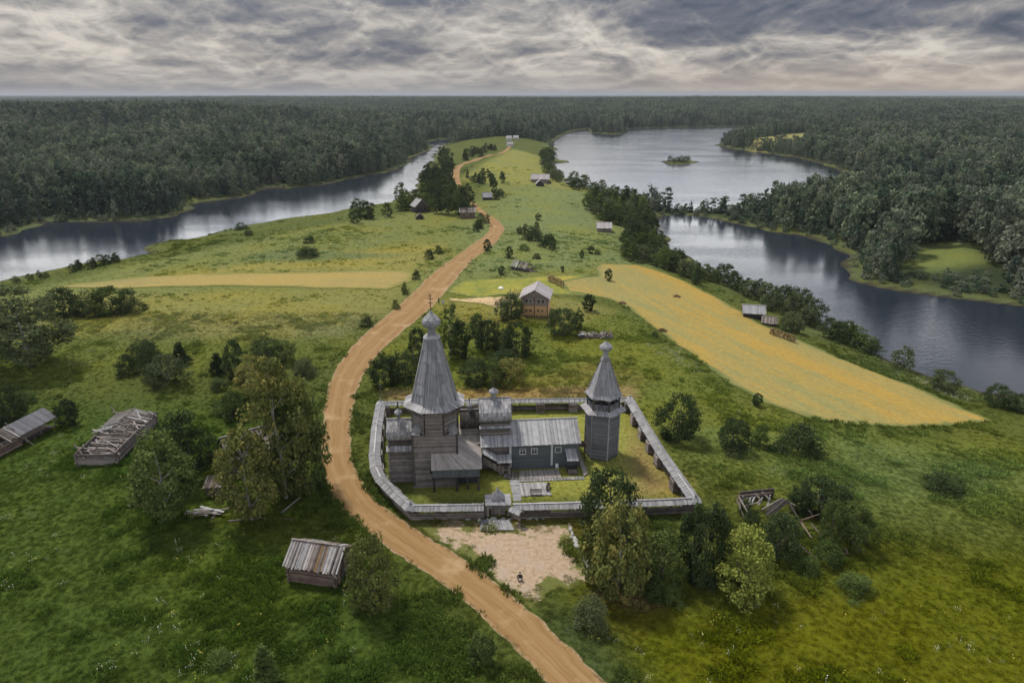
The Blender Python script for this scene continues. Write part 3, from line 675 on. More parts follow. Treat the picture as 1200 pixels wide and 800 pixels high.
for sx, sy in ((-1, -1), (1, -1), (1, 1), (-1, 1)):      # little roofs with blind gables on the square's corners
    q = Vector((sx * h, sy * h, 0)); n = Vector((sx, sy, 0)).normalized(); t = Vector((-n.y, n.x, 0))
    mb = MB(); c = q - n * .85
    mb.add([c + t * .95 + Vector((0, 0, 9.35)), c - t * .95 + Vector((0, 0, 9.35)), c + n * .95 + Vector((0, 0, 9.5)), c + Vector((0, 0, 10.0)) - n * .3], [(0, 2, 3), (2, 1, 3), (0, 1, 2), (1, 0, 3)])
    k_ = part('corner_roof', mb, M['grey_roof'], ch)
    mb = MB(); pr = [(.55, 0), (.66, .35), (.55, .75), (.25, 1.1), (0, 1.45)]
    w0 = c + n * .42 + Vector((0, 0, 9.55))
    pts = [w0 + t * a + Vector((0, 0, b)) for a, b in pr] + [w0 - t * a + Vector((0, 0, b)) for a, b in pr[-2::-1]]
    nn = len(pts); mb.add(pts + [p_ - n * .8 for p_ in pts], [tuple(range(nn)), tuple(range(nn, 2 * nn))[::-1]] + [(i, nn + i, nn + (i + 1) % nn, (i + 1) % nn)[::-1] for i in range(nn)])
    part('blind_gable', mb, M['tent'], k_)
# flared skirt and tent
def tent(parent, n, a0, levels, mat, name, bw=.24, tiers=None, lip=.10):
    """A faceted tent of overlapping board tiers; levels is [(radius, z)] from the bottom up."""
    base = part(name, walls_core(MB(), rpoly(n, levels[0][0] * .9, a0), levels[0][1] - .12, levels[0][1] - .02), M['dark_wood'], parent)
    for i in range(n):
        mb = MB(); t0, t1 = a0 + 2 * math.pi * i / n, a0 + 2 * math.pi * (i + 1) / n
        for j in range(len(levels) - 1):
            (r0, z0), (r1, z1) = levels[j], levels[j + 1]
            o = lip if j else 0.0
            f = lambda r_, t, z: (r_ * math.cos(t), r_ * math.sin(t), z)
            # seen from outside, growing angle runs to the right
            mb.planks(f(r1 + .02, t0, z1), f(r1 + .02, t1, z1), f(r0 + o, t0, z0 - o), f(r0 + o, t1, z0 - o), bw, .05, .045, .012)
            mb.add([f(r0 * .985, t0, z0), f(r0 * .985, t1, z0), f(r1 * .985, t1, z1), f(r1 * .985, t0, z1)], [(0, 1, 2, 3)], .1)
        part('tent_planks', mb, M[mat], base, kind='stuff')
    return base
tent(ch, 8, a0, [(5.15, 13.75), (3.75, 14.3)], 'grey_roof', 'eave_skirt', .24)
for i in range(8): part('eave_bracket', MB().beam((pp[i][0], pp[i][1], 12.2), (pp[i][0] * 1.30, pp[i][1] * 1.30, 13.6), .26, .3), M['brown_log'], ch)
zs = np.linspace(14.25, 24.5, 7); rs = np.linspace(3.82, 1.18, 7)
tent(ch, 8, a0, list(zip(rs, zs)), 'tent', 'tent_roof', .24)
for i in range(8):
    t = a0 + 2 * math.pi * i / 8
    part('hip_board', MB().beam((3.93 * math.cos(t), 3.93 * math.sin(t), 14.2), (1.24 * math.cos(t), 1.24 * math.sin(t), 24.55), .16, .07), M['grey_roof'], ch)
part('tent_collar', MB().lathe([(1.2, 24.4), (1.42, 24.55), (1.05, 24.9), (.9, 25.0)], 8, a0=a0), M['grey_roof'], ch)
cupola(ch, (0, 0, 24.9), 1.45, 2.8, 1.3, 2.6, 'tent')
# altar, to the left
al = part('altar', walls_core(MB(), [(-7.5, -1.75), (-3.3, -1.75), (-3.3, 1.75), (-7.5, 1.75)], 0.02, 7.6), M['dark_wood'], ch)
log_wall(al, (-7.5, -1.75), (-3.5, -1.75), .25, 6.1, .15, 'brown_log', .2)
log_wall(al, (-7.5, 1.75), (-7.5, -1.75), .25, 7.4, .15, 'brown_log', .2)
part('plinth', MB().box((-5.5, 0, .15), (4.5, 3.9, .3)), M['ruin_wood'], al)
slope(ch, (-7.9, -1.7, 6.75), (-3.3, -1.7, 6.75), (-7.9, -2.5, 6.1), (-3.3, -2.5, 6.1), 'grey_roof', 'eave_roof')
bochka(ch, -7.8, -3.4, 0, 7.45, 1.9, 3.0, 'grey_roof')
cupola(ch, (-5.9, 0, 10.5), .62, 1.15, .95, 1.1)
window(ch, (-.6, -h - .17, 3.0), .5, .5, frame='dark_wood', bars=False)
# gallery wrapping the front and right of the tower, on posts
gx0, gx1, gf, gb = -.45, 6.95, -5.15, 4.6
box = part('gallery', walls_core(MB(), [(gx0, gf), (gx1, gf), (gx1, gb), (3.3, gb), (3.3, -3.3), (gx0, -3.3)], 2.65, 4.4), M['dark_wood'], ch)
mb = MB(); mb.planks((gx0, gf - .05, 4.35), (gx1, gf - .05, 4.35), (gx0, gf - .05, 2.62), (gx1, gf - .05, 2.62), .2, .04, .01, .006); part('wall_planks', mb, M['slate_wall'], box, kind='stuff')
mb = MB(); mb.planks((gx1 + .05, gf, 4.35), (gx1 + .05, gb, 4.35), (gx1 + .05, gf, 2.62), (gx1 + .05, gb, 2.62), .2, .04, .01, .006); part('wall_planks', mb, M['slate_wall'], box, kind='stuff')
part('floor_beam', MB().box(((gx0 + gx1) / 2, gf, 2.55), (gx1 - gx0 + .3, .26, .2)), M['dark_wood'], box)
for x, y in ((gx0 + .15, gf + .1), (gx0 + 3.75, gf + .1), (gx1 - .15, gf + .1), (gx1 - .15, -1.5), (gx1 - 1.9, gf + .6)):
    part('post', MB().box((x, y, 1.25), (.32, .32, 2.5)), M['dark_wood'], ch)
mb = MB(); mb.planks((3.6, -3.0, 2.5), (6.6, -3.0, 2.5), (3.6, -3.0, .15), (6.6, -3.0, .15), .2, .05, .05); part('undercroft_planks', mb, M['blue_wall'], ch, kind='stuff')
ex, ef = gx1 + .45, gf - .5
slope(ch, (gx0 - .2, -3.4, 6.2), (3.5, -3.4, 6.2), (gx0 - .2, ef, 4.3), (ex, ef, 4.3), 'tan_roof', 'gallery_roof')
slope(ch, (3.5, -3.4, 6.2), (3.5, 3.0, 6.2), (ex, ef, 4.3), (ex, 1.6, 4.3), 'tan_roof', 'gallery_roof')
slope(ch, (3.3, 5.6, 6.9), (7.3, 5.6, 6.9), (4.2, 1.7, 4.95), (7.3, 1.7, 4.75), 'tan_roof', 'refectory_roof')
rf = part('refectory', walls_core(MB(), [(3.3, 2.2), (6.9, 2.2), (6.9, 8.6), (3.3, 8.6)], .02, 5.0), M['dark_wood'], ch)
slope(ch, (7.3, 5.62, 6.9), (3.3, 5.62, 6.9), (7.3, 9.2, 4.9), (3.3, 9.2, 4.9), 'tan_roof', 'refectory_roof')
log_wall(rf, (6.9, 2.2), (6.9, 8.6), 0.2, 4.7, .17, 'brown_log', .2)

# ------------------------------------------------------------------ the winter church
WY = R(5)
wc = thing('winter_church', 'long low church with grey board walls, pale plank roof and barrel roof', 'church', (2.95, 106.0, 0), WY)
hu, hv = 8.0, 4.0
wcore = part('wall', walls_core(MB(), [(-3.65, -hv), (hu, -hv), (hu, hv), (-3.65, hv)], .02, 5.1), M['slate_wall'], wc)
mb = MB(); siding(mb, (-3.65, -hv), (3.5, -hv), .55, 5.0, (0, -1)); siding(mb, (3.5, -hv + .12), (hu, -hv + .12), .55, 5.0, (0, -1)); part('siding', mb, M['slate_wall'], wcore, kind='stuff')
mb = MB(); siding(mb, (hu, -hv), (hu, hv), .55, 5.0, (1, 0)); part('siding', mb, M['slate_wall'], wcore, kind='stuff')
part('plinth', MB().box((2.2, 0, .27), (11.9, 2 * hv + .3, .5)), M['slate_wall'], wc)
lw = part('log_bay', walls_core(MB(), [(-8.2, -3.3), (-3.6, -3.3), (-3.6, hv), (-8.2, hv)], .02, 5.0), M['dark_wood'], wc)
log_wall(lw, (-8.2, -3.4), (-3.7, -3.4), .2, 4.9, .16, 'brown_log', .2); log_wall(lw, (-8.2, hv), (-8.2, -3.4), .2, 4.9, .16, 'brown_log', .2)
for u in (-3.6, 3.45): part('pilaster', MB().box((u, -hv - .07, 2.75), (.36, .14, 4.5)), M['white_trim'], wc)
part('pilaster', MB().box((hu - .12, -hv + .03, 2.75), (.25, .12, 4.5)), M['slate_wall'], wc)
gable_roof(wc, -8.6, 8.35, -4.75, 4.75, 4.85, 7.25, 'silver_roof', bw=.23)
mb = MB(); mb.add([(hu, -hv, 5.0), (hu, hv, 5.0), (hu, 0, 7.1)], [(0, 1, 2)]); mb.add([(-8.2, -hv, 5.0), (-8.2, hv, 5.0), (-8.2, 0, 7.0)], [(2, 1, 0)]); part('gable_wall', mb, M['slate_wall'], wc)
for u in (-1.5, .45, 4.55): window(wc, (u, -hv - .04 + (.12 if u > 4 else 0), 3.4), .85, .88)
dr = part('door', MB().box((4.55, -hv + .06, 1.45), (.95, .08, 1.5)), M['white_trim'], wc); part('pane', MB().box((4.55, -hv + .01, 1.5), (.7, .03, 1.2)), M['slate_wall'], dr)
# raised block with the barrel roof and cupola
rb = part('raised_block', walls_core(MB(), [(-8.35, -2.55), (-3.6, -2.55), (-3.6, 2.55), (-8.35, 2.55)], 5.0, 8.4), M['dark_wood'], wc)
log_wall(rb, (-8.35, -2.6), (-3.65, -2.6), 5.9, 8.0, .15, 'brown_log', .15); log_wall(rb, (-3.6, -2.6), (-3.6, 2.6), 6.3, 8.0, .15, 'brown_log', .15)
slope(wc, (-8.7, -2.5, 7.75), (-3.2, -2.5, 7.75), (-8.7, -3.15, 7.45), (-3.2, -3.15, 7.45), 'silver_roof', 'eave_roof')
bochka(wc, -8.65, -3.25, 0, 8.05, 2.75, 3.3, 'grey_roof')
cupola(wc, (-6.1, 0, 11.4), .78, 1.25, 1.0, 1.2)
# lower altar barrel
ab = part('altar', walls_core(MB(), [(-11.6, -1.6), (-8.3, -1.6), (-8.3, 1.6), (-11.6, 1.6)], .02, 6.9), M['dark_wood'], wc)
log_wall(ab, (-11.6, -1.65), (-8.5, -1.65), 4.5, 6.8, .16, 'brown_log', .15)
bochka(wc, -11.9, -8.45, 0, 6.7, 1.75, 2.7, 'dark_wood', face='brown_log')
cupola(wc, (-10.2, 0, 9.3), .5, .9, .75, .9)
# covered stair down from the gallery, with its landing
st_ = part('covered_stair', MB().box((-4.65, -5.1, 1.0), (1.9, 1.5, .25)), M['ruin_wood'], wc)
for x, y in ((-5.5, -5.75), (-3.8, -5.75), (-5.5, -4.5), (-3.8, -4.5)): part('post', MB().box((x, y, 1.35), (.17, .17, 2.7)), M['ruin_wood'], st_)
mb = MB(); mb.planks((-5.5, -5.85, 1.75), (-4.85, -5.85, 1.75), (-5.5, -5.85, .3), (-4.85, -5.85, .3), .16, .04); mb.planks((-4.25, -5.85, 1.75), (-3.8, -5.85, 1.75), (-4.25, -5.85, .3), (-3.8, -5.85, .3), .16, .04); part('rail_planks', mb, M['ruin_wood'], st_, kind='stuff')
slope(st_, (-5.9, -4.3, 3.15), (-3.5, -4.3, 3.15), (-5.9, -6.1, 2.55), (-3.5, -6.1, 2.55), 'silver_roof', 'porch_roof')
mb = MB()
for i in range(8): mb.box((-7.9 + i * .29, -5.2, 2.55 - i * .21), (.3, 1.3, .09))
part('stair_plank', mb, M['ruin_wood'], st_, kind='stuff')
slope(st_, (-8.3, -4.4, 4.75), (-5.7, -4.4, 3.0), (-8.3, -5.95, 4.35), (-5.7, -5.95, 2.6), 'silver_roof', 'stair_roof')
mb = MB(); a_, b_ = Vector((-8.2, -5.9, 0)), Vector((-5.6, -5.9, 0))
mb.planks(a_ + Vector((0, 0, 3.6)), b_ + Vector((0, 0, 1.75)), a_ + Vector((0, 0, 2.5)), b_ + Vector((0, 0, .6)), .2, .05); part('stair_side_planks', mb, M['ruin_wood'], st_, kind='stuff')
# small porch at the west end
po = part('porch', MB().box((6.75, -4.9, .35), (1.75, 1.9, .5)), M['dark_wood'], wc)
for x, y in ((5.95, -5.75), (7.5, -5.75)): part('post', MB().box((x, y, 1.3), (.15, .15, 1.9)), M['dark_wood'], po)
part('wall', MB().box((6.7, -4.25, 1.35), (1.5, .6, 2.0)), M['slate_wall'], po)
slope(po, (5.75, -3.95, 3.55), (7.6, -3.95, 3.55), (5.8, -6.1, 2.35), (7.75, -6.1, 2.35), 'silver_roof', 'porch_roof')
for i in range(3): part('step', MB().box((6.7, -6.0 - i * .34, .48 - i * .16), (1.5, .36, .1)), M['ruin_wood'], po)

# ------------------------------------------------------------------ the bell tower: six sides, one edge turned to the viewer
bt = thing('bell_tower', 'grey boarded six-sided bell tower with open belfry, tent roof and small onion', 'bell tower', (15.75, 107.2, 0), 0)
HA = R(-90 + 14.5); r6 = 2.92
hx = rpoly(6, r6, HA)
sh = part('shaft', walls_core(MB(), rpoly(6, r6 - .05, HA), 0, 9.0), M['dark_wood'], bt)
M['tower_board'] = wood('tower_boards', (.085, .085, .092), (.125, .125, .134), (.185, .185, .195), .5)
for i in range(6):
    a, b = hx[i], hx[(i + 1) % 6]; mb = MB(); siding(mb, a, b, .2, 8.75, ((a[0] + b[0]) / 2, (a[1] + b[1]) / 2), .2); part('siding', mb, M['tower_board'], sh, kind='stuff')
    part('corner_board', MB().box((a[0] * 1.01, a[1] * 1.01, 4.5), (.16, .22, 8.8), math.atan2(a[1], a[0])), M['tent'], sh)
tent(bt, 6, HA, [(4.05, 8.95), (2.8, 9.4)], 'grey_roof', 'tower_skirt', .22)
mb = walls_core(MB(), rpoly(6, 2.75, HA), 9.1, 9.4); part('belfry_floor', mb, M['dark_wood'], bt)
bp = rpoly(6, 2.72, HA)
for i in range(6):
    a, b = bp[i], bp[(i + 1) % 6]
    part('belfry_post', MB().box((a[0], a[1], 10.6), (.3, .3, 2.6)), M['dark_wood'], bt)
    mb = MB(); mb.planks((*a, 10.35), (*b, 10.35), (*a, 9.3), (*b, 9.3), .2, .05, .01, .005); mb.beam((*a, 10.42), (*b, 10.42), .14, .12); part('parapet_planks', mb, M['tower_board'], bt, kind='stuff')
    mx, my = (a[0] + b[0]) / 2, (a[1] + b[1]) / 2
    part('belfry_post', MB().box((mx, my, 10.9), (.16, .16, 2.0)), M['dark_wood'], bt)
    mb = MB()
    for p_ in (a, b): mb.beam((p_[0], p_[1], 11.15), (mx, my, 11.75), .14, .14)
    part('arch_brace', mb, M['grey_roof'], bt)
mb = MB(); mb.lathe([(.05, .75), (.22, .7), (.28, .4), (.34, .2), (.48, 0), (.40, .02)], 14, (0, 0, 10.4)); part('bell', mb, M['iron'], bt); part('bell_beam', MB().beam((-2.4, 0, 11.3), (2.4, 0, 11.3), .2, .2), M['dark_wood'], bt)
zs = [11.65, 12.35, 13.7, 15.1, 16.5, 17.75]; rs = [3.35, 2.72, 2.2, 1.68, 1.16, .72]
tent(bt, 6, HA, list(zip(rs, zs)), 'tent', 'tent_roof', .2)
for i in range(6):
    t = HA + 2 * math.pi * i / 6; part('hip_board', MB().beam((2.80 * math.cos(t), 2.80 * math.sin(t), 12.35), (.80 * math.cos(t), .80 * math.sin(t), 17.75), .14, .07), M['grey_roof'], bt)
part('tent_collar', MB().lathe([(.72, 17.7), (.92, 17.85), (.7, 18.3), (.55, 18.4)], 6, a0=HA), M['grey_roof'], bt)
cupola(bt, (0, 0, 18.35), 1.08, 1.75, 1.25, 1.6, 'tent')
mb = MB(); mb.planks((-6.2, -1.2, 3.15), (-2.6, -1.2, 3.15), (-6.2, -2.9, 2.85), (-2.6, -2.9, 2.85), .2); br_ = part('roof_planks', mb, M['dark_wood'], bt, kind='stuff')
for x, y in ((-4.9, -2.7), (-3.2, -2.7), (-4.9, -1.3)): part('post', MB().box((x, y, 1.5), (.18, .18, 3)), M['dark_wood'], bt)

# ------------------------------------------------------------------ the fence: log cribs, log walls and a long gabled roof
FZ = 2.55
def fpt(px, py): return Vector(P(px, py, FZ)[:2])
FR = [[fpt(*q) for q in lst] for lst in (
    [(567, 591), (524, 591.6), (481, 592)], [(481, 592), (462, 575), (446, 559)], [(446, 559), (440.5, 547), (438.5, 530)], [(438.5, 530), (441, 500), (446, 471)],
    [(446, 471), (520, 468.5), (590, 467.6), (666, 466.8), (738, 466)], [(738, 466), (756, 496.5), (775, 527)], [(775, 527), (794, 554), (815, 583.5)],
    [(815, 583.5), (760, 586), (690, 588.3), (601, 590.6)])]
fence = thing('log_fence', 'long log enclosure fence under a gabled plank roof around the church yard', 'fence', (2, 105, 0))
FO = Vector((2, 105))
def fence_run(pts):
    pts = [p_ - FO for p_ in pts]
    for a, b in zip(pts[:-1], pts[1:]):
        L = (b - a).length; d = (b - a) / L; n = Vector((-d.y, d.x)); nb = max(1, round(L / 6.2)); e = d * .02
        hw, ze = .98, 2.12
        zr = FZ
        A3 = lambda q, s, z: (q.x + n.x * s, q.y + n.y * s, z)
        rf_ = part('roof', MB().beam(A3(a, 0, zr - .16), A3(b, 0, zr - .16), .16, .14), M['dark_wood'], fence)
        for s in (-1, 1):
            mb = MB()
            if s < 0: mb.planks(A3(a, 0, zr), A3(b, 0, zr), A3(a, -hw, ze), A3(b, -hw, ze), .26, .045, .05, .014)
            else: mb.planks(A3(b, 0, zr), A3(a, 0, zr), A3(b, hw, ze), A3(a, hw, ze), .26, .045, .05, .014)
            part('roof_planks', mb, M['fence_roof'], rf_, kind='stuff')
        part('ridge_board', MB().beam(A3(a + e, 0, zr + .045), A3(b - e, 0, zr + .045), .24, .05), M['grey_roof'], rf_)
        for i in range(nb):
            s0, s1 = a + d * (L * i / nb), a + d * (L * (i + 1) / nb)
            c0 = s0 + d * .1; c1 = s0 + d * min(1.7, L / nb * .4)
            cm = (c0 + c1) / 2 - n * .72
            cr = part('log_crib', MB().box((cm.x, cm.y, 1.0), ((c1 - c0).length - .1, .85, 2.0), math.atan2(d.y, d.x)), M['dark_wood'], fence)
            mb = MB()
            for q in range(8):
                z = .13 + q * .25
                for s in (-1.2, -.3): mb.log(A3(c0 - d * .1, s, z), A3(c1 + d * .1, s, z), .13, n=6)
                for cc in (c0, c1): mb.log(A3(cc, -1.3, z + .12), A3(cc, -.2, z + .12), .12, n=6)
            part('crib_logs', mb, M['ruin_wood'], cr, kind='stuff')  # the crib's own stacked logs, joined in one mesh
            w0, w1 = s0 + d * .02, s1 + d * .05
            if (w1 - w0).length > .6:
                for q in range(4 + (i % 2)): log_obj(fence, A3(w0, 0, .16 + q * .29), A3(w1, 0, .16 + q * .29), .15, 'ruin_wood')
                m_ = (w0 + w1) / 2; part('post', MB().box((m_.x, m_.y, 1.75), (.2, .2, 1.0), math.atan2(d.y, d.x)), M['dark_wood'], fence)
for run in FR: fence_run(run)
for q in ((481, 592), (446, 471), (738, 466), (815, 583.5)):
    p_ = fpt(*q) - FO
    part('corner_cap', MB().lathe([(1.25, 2.14), (1.2, 2.24), (.28, 2.78), (.2, 2.8), (.26, 2.95), (.05, 3.25)], 4, (p_.x, p_.y, 0), a0=R(45 + 3.5)), M['silver_roof'], fence)

# ------------------------------------------------------------------ the gate
gp = P(583.5, 604, 0)
gt = thing('gate', 'timber gate with square plank skirt roof and small steep pyramid roof', 'gate', (gp[0], gp[1] + .9, 0), R(3)); gt.scale = (1, 1, .66)
for x in (-1.55, 1.55):
    for y in (-.95, .95): part('post', MB().box((x, y, 1.7), (.34, .34, 3.4)), M['ruin_wood'], gt)
for s in (-1, 1):
    mb = MB(); mb.box((s * .56, -.75, 1.35), (1.1, .09, 2.5)); lf = part('door', mb, M['dark_wood'], gt)
    for q in range(5): part('plank', MB().box((s * .56 - .44 + q * .22, -.81, 1.35), (.2, .04, 2.45)), M['brown_log'], lf)
    part('side_wall', MB().box((s * 1.55, 0, 1.6), (.12, 1.6, 3.1)), M['ruin_wood'], gt)
    part('wing_panel', MB().box((s * 1.9, -.95, 1.2), (.5, .2, 2.3)), M['ruin_wood'], gt)
mb = MB()
for i in range(10):
    t0, t1 = math.pi * i / 10, math.pi * (i + 1) / 10
    mb.beam((1.25 * math.cos(t0), -1.02, 2.15 + .85 * math.sin(t0)), (1.25 * math.cos(t1), -1.02, 2.15 + .85 * math.sin(t1)), .16, .14)
part('arch', mb, M['grey_roof'], gt)
part('lintel', MB().box((0, -.98, 3.25), (3.7, .25, .3)), M['ruin_wood'], gt)
q4 = [(-1.95, -1.5), (1.95, -1.5), (1.95, 1.5), (-1.95, 1.5)]; i4 = [(-.95, -.8), (.95, -.8), (.95, .8), (-.95, .8)]
for i in range(4):
    j = (i + 1) % 4; slope(gt, (*i4[i], 3.75), (*i4[j], 3.75), (*q4[i], 3.4), (*q4[j], 3.4), 'silver_roof', 'skirt_roof', .2)
lv = [(1.0, 3.72), (.92, 4.3), (.66, 4.9), (.34, 5.5), (.12, 5.85)]
for i in range(4):
    j = (i + 1) % 4
    for (r0, z0), (r1, z1) in zip(lv[:-1], lv[1:]):
        f = lambda q, r_, z: (q[0] * r_ / .95 * 1.0, q[1] * r_ / .9, z)
        slope(gt, f(i4[i], r1, z1), f(i4[j], r1, z1), f(i4[i], r0, z0), f(i4[j], r0, z0), 'tent', 'pyramid_roof', .18)
part('finial', MB().lathe([(.16, 5.8), (.14, 6.0), (.24, 6.15), (.2, 6.3), (.06, 6.6), (.04, 7.0)], 8), M['grey_roof'], gt)

def deck(name, label, pts, z, mat, bw=.2, group=None, along=True, cat='walkway'):
    """A timber deck on bearers through four ground points (tl, tr, bl, br as seen)."""
    q = [Vector(P(a, b, z)) for a, b in pts]; c = sum(q, Vector()) / 4
    o = thing(name, label, cat, (c.x, c.y, 0), 0, group); q = [v - Vector((c.x, c.y, 0)) for v in q]
    part('plank', MB(), M[mat], o) if False else None
    if along: a, b, c2, d = q[0], q[1], q[2], q[3]
    else: a, b, c2, d = q[1], q[3], q[0], q[2]
    n = max(2, round(max((b - a).length, (d - c2).length) / bw))
    if n <= 90:
        for i in range(n):
            t0, t1 = i / n + .004, (i + 1) / n - .004; mb = MB(); L = [a.lerp(b, t0), a.lerp(b, t1), c2.lerp(d, t0), c2.lerp(d, t1)]
            u = (c2 - a).normalized() * random.uniform(-.06, .06); zz = Vector((0, 0, random.uniform(-.012, .012)))
            mb.planks(L[0] + u + zz, L[1] + u + zz, L[2] + u + zz, L[3] + u + zz, 9, .06, 0, 0, 0); part('plank', mb, M[mat], o)
    for t in (.12, .5, .88):
        p0, p1 = a.lerp(c2, t), b.lerp(d, t); h_ = max(.04, z - .06)
        part('bearer', MB().beam(p0 - Vector((0, 0, h_ / 2 + .06)), p1 - Vector((0, 0, h_ / 2 + .06)), .15, h_), M['dark_wood'], o)
    return o
deck('gate_ramp', 'broad pale plank ramp lying outside the gate', [(564, 608.2), (596, 608), (562.5, 621), (603, 620.3)], .22, 'silver_roof', .2)
deck('boardwalk', 'narrow plank path running from gate to the grey church', [(597, 562.5), (607.5, 562), (602, 587), (611.5, 586.5)], .10, 'silver_roof', .2, along=False)
deck('boardwalk', 'plank path along the grey church wall towards the bell tower', [(597.5, 561.4), (685, 557.8), (597.5, 564.6), (685, 561)], .14, 'silver_roof', .25)
deck('timber_deck', 'square grey timber deck with a bench beside the plank path', [(608, 565.2), (640, 564.8), (611, 581), (647, 579.5)], .16, 'grey_roof', .2, cat='deck')
deck('timber_deck', 'brownish timber terrace along the foot of the grey wall', [(608.5, 551.5), (654, 549.2), (608, 561.0), (658, 558.8)], .20, 'tan_roof', .22, cat='deck')
deck('timber_deck', 'small tilted plank stack at the foot of covered stair', [(592, 552.5), (607, 552), (590, 559.5), (607, 561.0)], .28, 'ruin_wood', .2, cat='deck')
deck('plank_ramp', 'long tan plank ramp beside the small church porch', [(675, 527.5), (678.5, 527), (684, 557), (689, 554)], .3, 'tan_roof', .2, along=False, cat='ramp')
def bench(px, py, rz, label):
    g_ = P(px, py, 0); o = thing('bench', label, 'bench', (g_[0], g_[1], .16), rz)
    part('seat', MB().box((0, 0, .46), (2.0, .38, .07)), M['ruin_dark'], o)
    for s in (-.8, .8): part('leg', MB().box((s, 0, .21), (.09, .34, .42)), M['ruin_dark'], o)
    part('backrest', MB().box((0, .2, .72), (2.0, .06, .22)), M['ruin_dark'], o)
bench(628, 580, R(2), 'dark wooden bench along the near edge of the timber deck')
bench(642.5, 573, R(75), 'dark wooden bench at the tower end of the timber deck')
g_ = P(652.6, 550.5, 0); o = thing('plastic_chair', 'small white plastic chair against the grey church wall', 'chair', (g_[0], g_[1], .2), R(5))
part('seat', MB().box((0, 0, .43), (.46, .44, .04)), M['white'], o); part('backrest', MB().box((0, .21, .70), (.46, .04, .46)), M['white'], o)
for x in (-.2, .2):
    for y in (-.18, .18): part('leg', MB().box((x, y, .205), (.05, .05, .41)), M['white'], o)
g_ = P(604.5, 613.5, 0); o = thing('notice_board', 'wooden notice stand under a tilted pale roof right beside the gate', 'notice stand', (g_[0], g_[1], 0), R(-38))
for x in (-.75, .75): part('post', MB().box((x, 0, 1.1), (.13, .13, 2.2)), M['ruin_wood'], o)
part('board', MB().box((0, 0, 1.5), (1.4, .06, .9)), M['ruin_wood'], o)
slope(o, (-1.0, 0, 2.55), (1.0, 0, 2.55), (-1.0, -.62, 2.15), (1.0, -.62, 2.15), 'silver_roof', 'roof', .2); slope(o, (1.0, 0, 2.55), (-1.0, 0, 2.55), (1.0, .62, 2.15), (-1.0, .62, 2.15), 'silver_roof', 'roof', .2)

# ------------------------------------------------------------------ the barn by the road: each roof board and log its own piece
def rel(o, p): return (p[0] - o.location.x, p[1] - o.location.y, p[2] - o.location.z)
def plank_slope(parent, tl, tr, bl, br, bw, mats, th=.05, jag=.15, lift=.03, miss=0.0, name='plank', skew=.0):
    tl, tr, bl, br = map(Vector, (tl, tr, bl, br)); n = max(1, round((tr - tl).length / bw))
    dn = ((bl + br) - (tl + tr)).normalized(); nr = -(tr - tl).cross(bl - tl).normalized(); ax = (tr - tl).normalized()
    for i in range(n):
        if random.random() < miss: continue
        g = .006; a, b = i / n + g, (i + 1) / n - g; e0, e1 = dn * random.uniform(-jag, jag) * .6, dn * random.uniform(-jag, jag)
        o = nr * random.uniform(-lift, lift); sk = ax * random.uniform(-skew, skew)
        mb = MB(); q = [tl.lerp(tr, a) + o + e0, tl.lerp(tr, b) + o + e0, bl.lerp(br, b) + o + e1 + sk, bl.lerp(br, a) + o + e1 + sk]
        vs = q + [v - nr * th for v in q]; mb.add(vs, [(3, 2, 1, 0), (4, 5, 6, 7), (2, 3, 7, 6), (7, 3, 0, 4), (5, 1, 2, 6), (4, 0, 1, 5)])
        part(name, mb, M[random.choice(mats)], parent)
b0 = P(344, 681, 0); b1 = P(398, 689, 0)
ba = thing('log_barn', 'small old log barn with a loose striped plank roof near the sandy road', 'barn', ((b0[0] + b1[0]) / 2, (b0[1] + b1[1]) / 2 + 2.6, 0), math.atan2(b1[1] - b0[1], b1[0] - b0[0]))
L = math.hypot(b1[0] - b0[0], b1[1] - b0[1]) / 2; hd = 2.6
wl_ = part('wall', walls_core(MB(), [(-L, -hd), (L, -hd), (L, hd), (-L, hd)], 0, 2.7), M['dark_wood'], ba)
for a, b in (((-L, -hd), (L, -hd)), ((L, -hd), (L, hd)), ((-L, hd), (-L, -hd)), ((L, hd), (-L, hd))): log_wall(wl_, a, b, .05, 2.7, .14, 'barn_log', .28)
mb = MB(); mb.add([(L, -hd, 2.7), (L, hd, 2.7), (L, 0, 4.3)], [(0, 1, 2)]); mb.add([(-L, -hd, 2.7), (-L, hd, 2.7), (-L, 0, 4.3)], [(2, 1, 0)]); part('gable_wall', mb, M['dark_wood'], ba)
part('door_opening', MB().box((L + .16, -.6, 1.0), (.06, 1.1, 1.7)), M['dark_wood'], ba); part('board', MB().box((L + .22, -1.9, 1.2), (.06, .5, 1.9)), M['mossy_board'], ba); part('board', MB().beam((L + .25, -1.4, .2), (L + .35, -.5, 3.0), .25, .06), M['ruin_wood'], ba)
RX = L + .55
bmats = ['grey_roof', 'ruin_wood', 'ruin_wood', 'grey_roof', 'ruin_dark']
xs = np.linspace(-RX, RX, 8)
for i in range(7):
    ms = bmats if i not in (4,) else ['mossy_board', 'ruin_wood', 'mossy_board']
    plank_slope(ba, (xs[i], .05, 4.6), (xs[i + 1], .05, 4.6), (xs[i], -hd - .5, 2.55), (xs[i + 1], -hd - .5, 2.55), .22, ms, .05, .16, .04, .0 if i < 6 else .22, skew=.05 if i < 6 else .15)
plank_slope(ba, (RX, -.05, 4.55), (-RX, -.05, 4.55), (RX, hd + .6, 2.5), (-RX, hd + .6, 2.5), .3, bmats, .05, .2, .04, .05)
part('ridge_board', MB().beam((-RX, 0, 4.68), (RX * .7, 0, 4.66), .25, .08), M['ruin_wood'], ba)
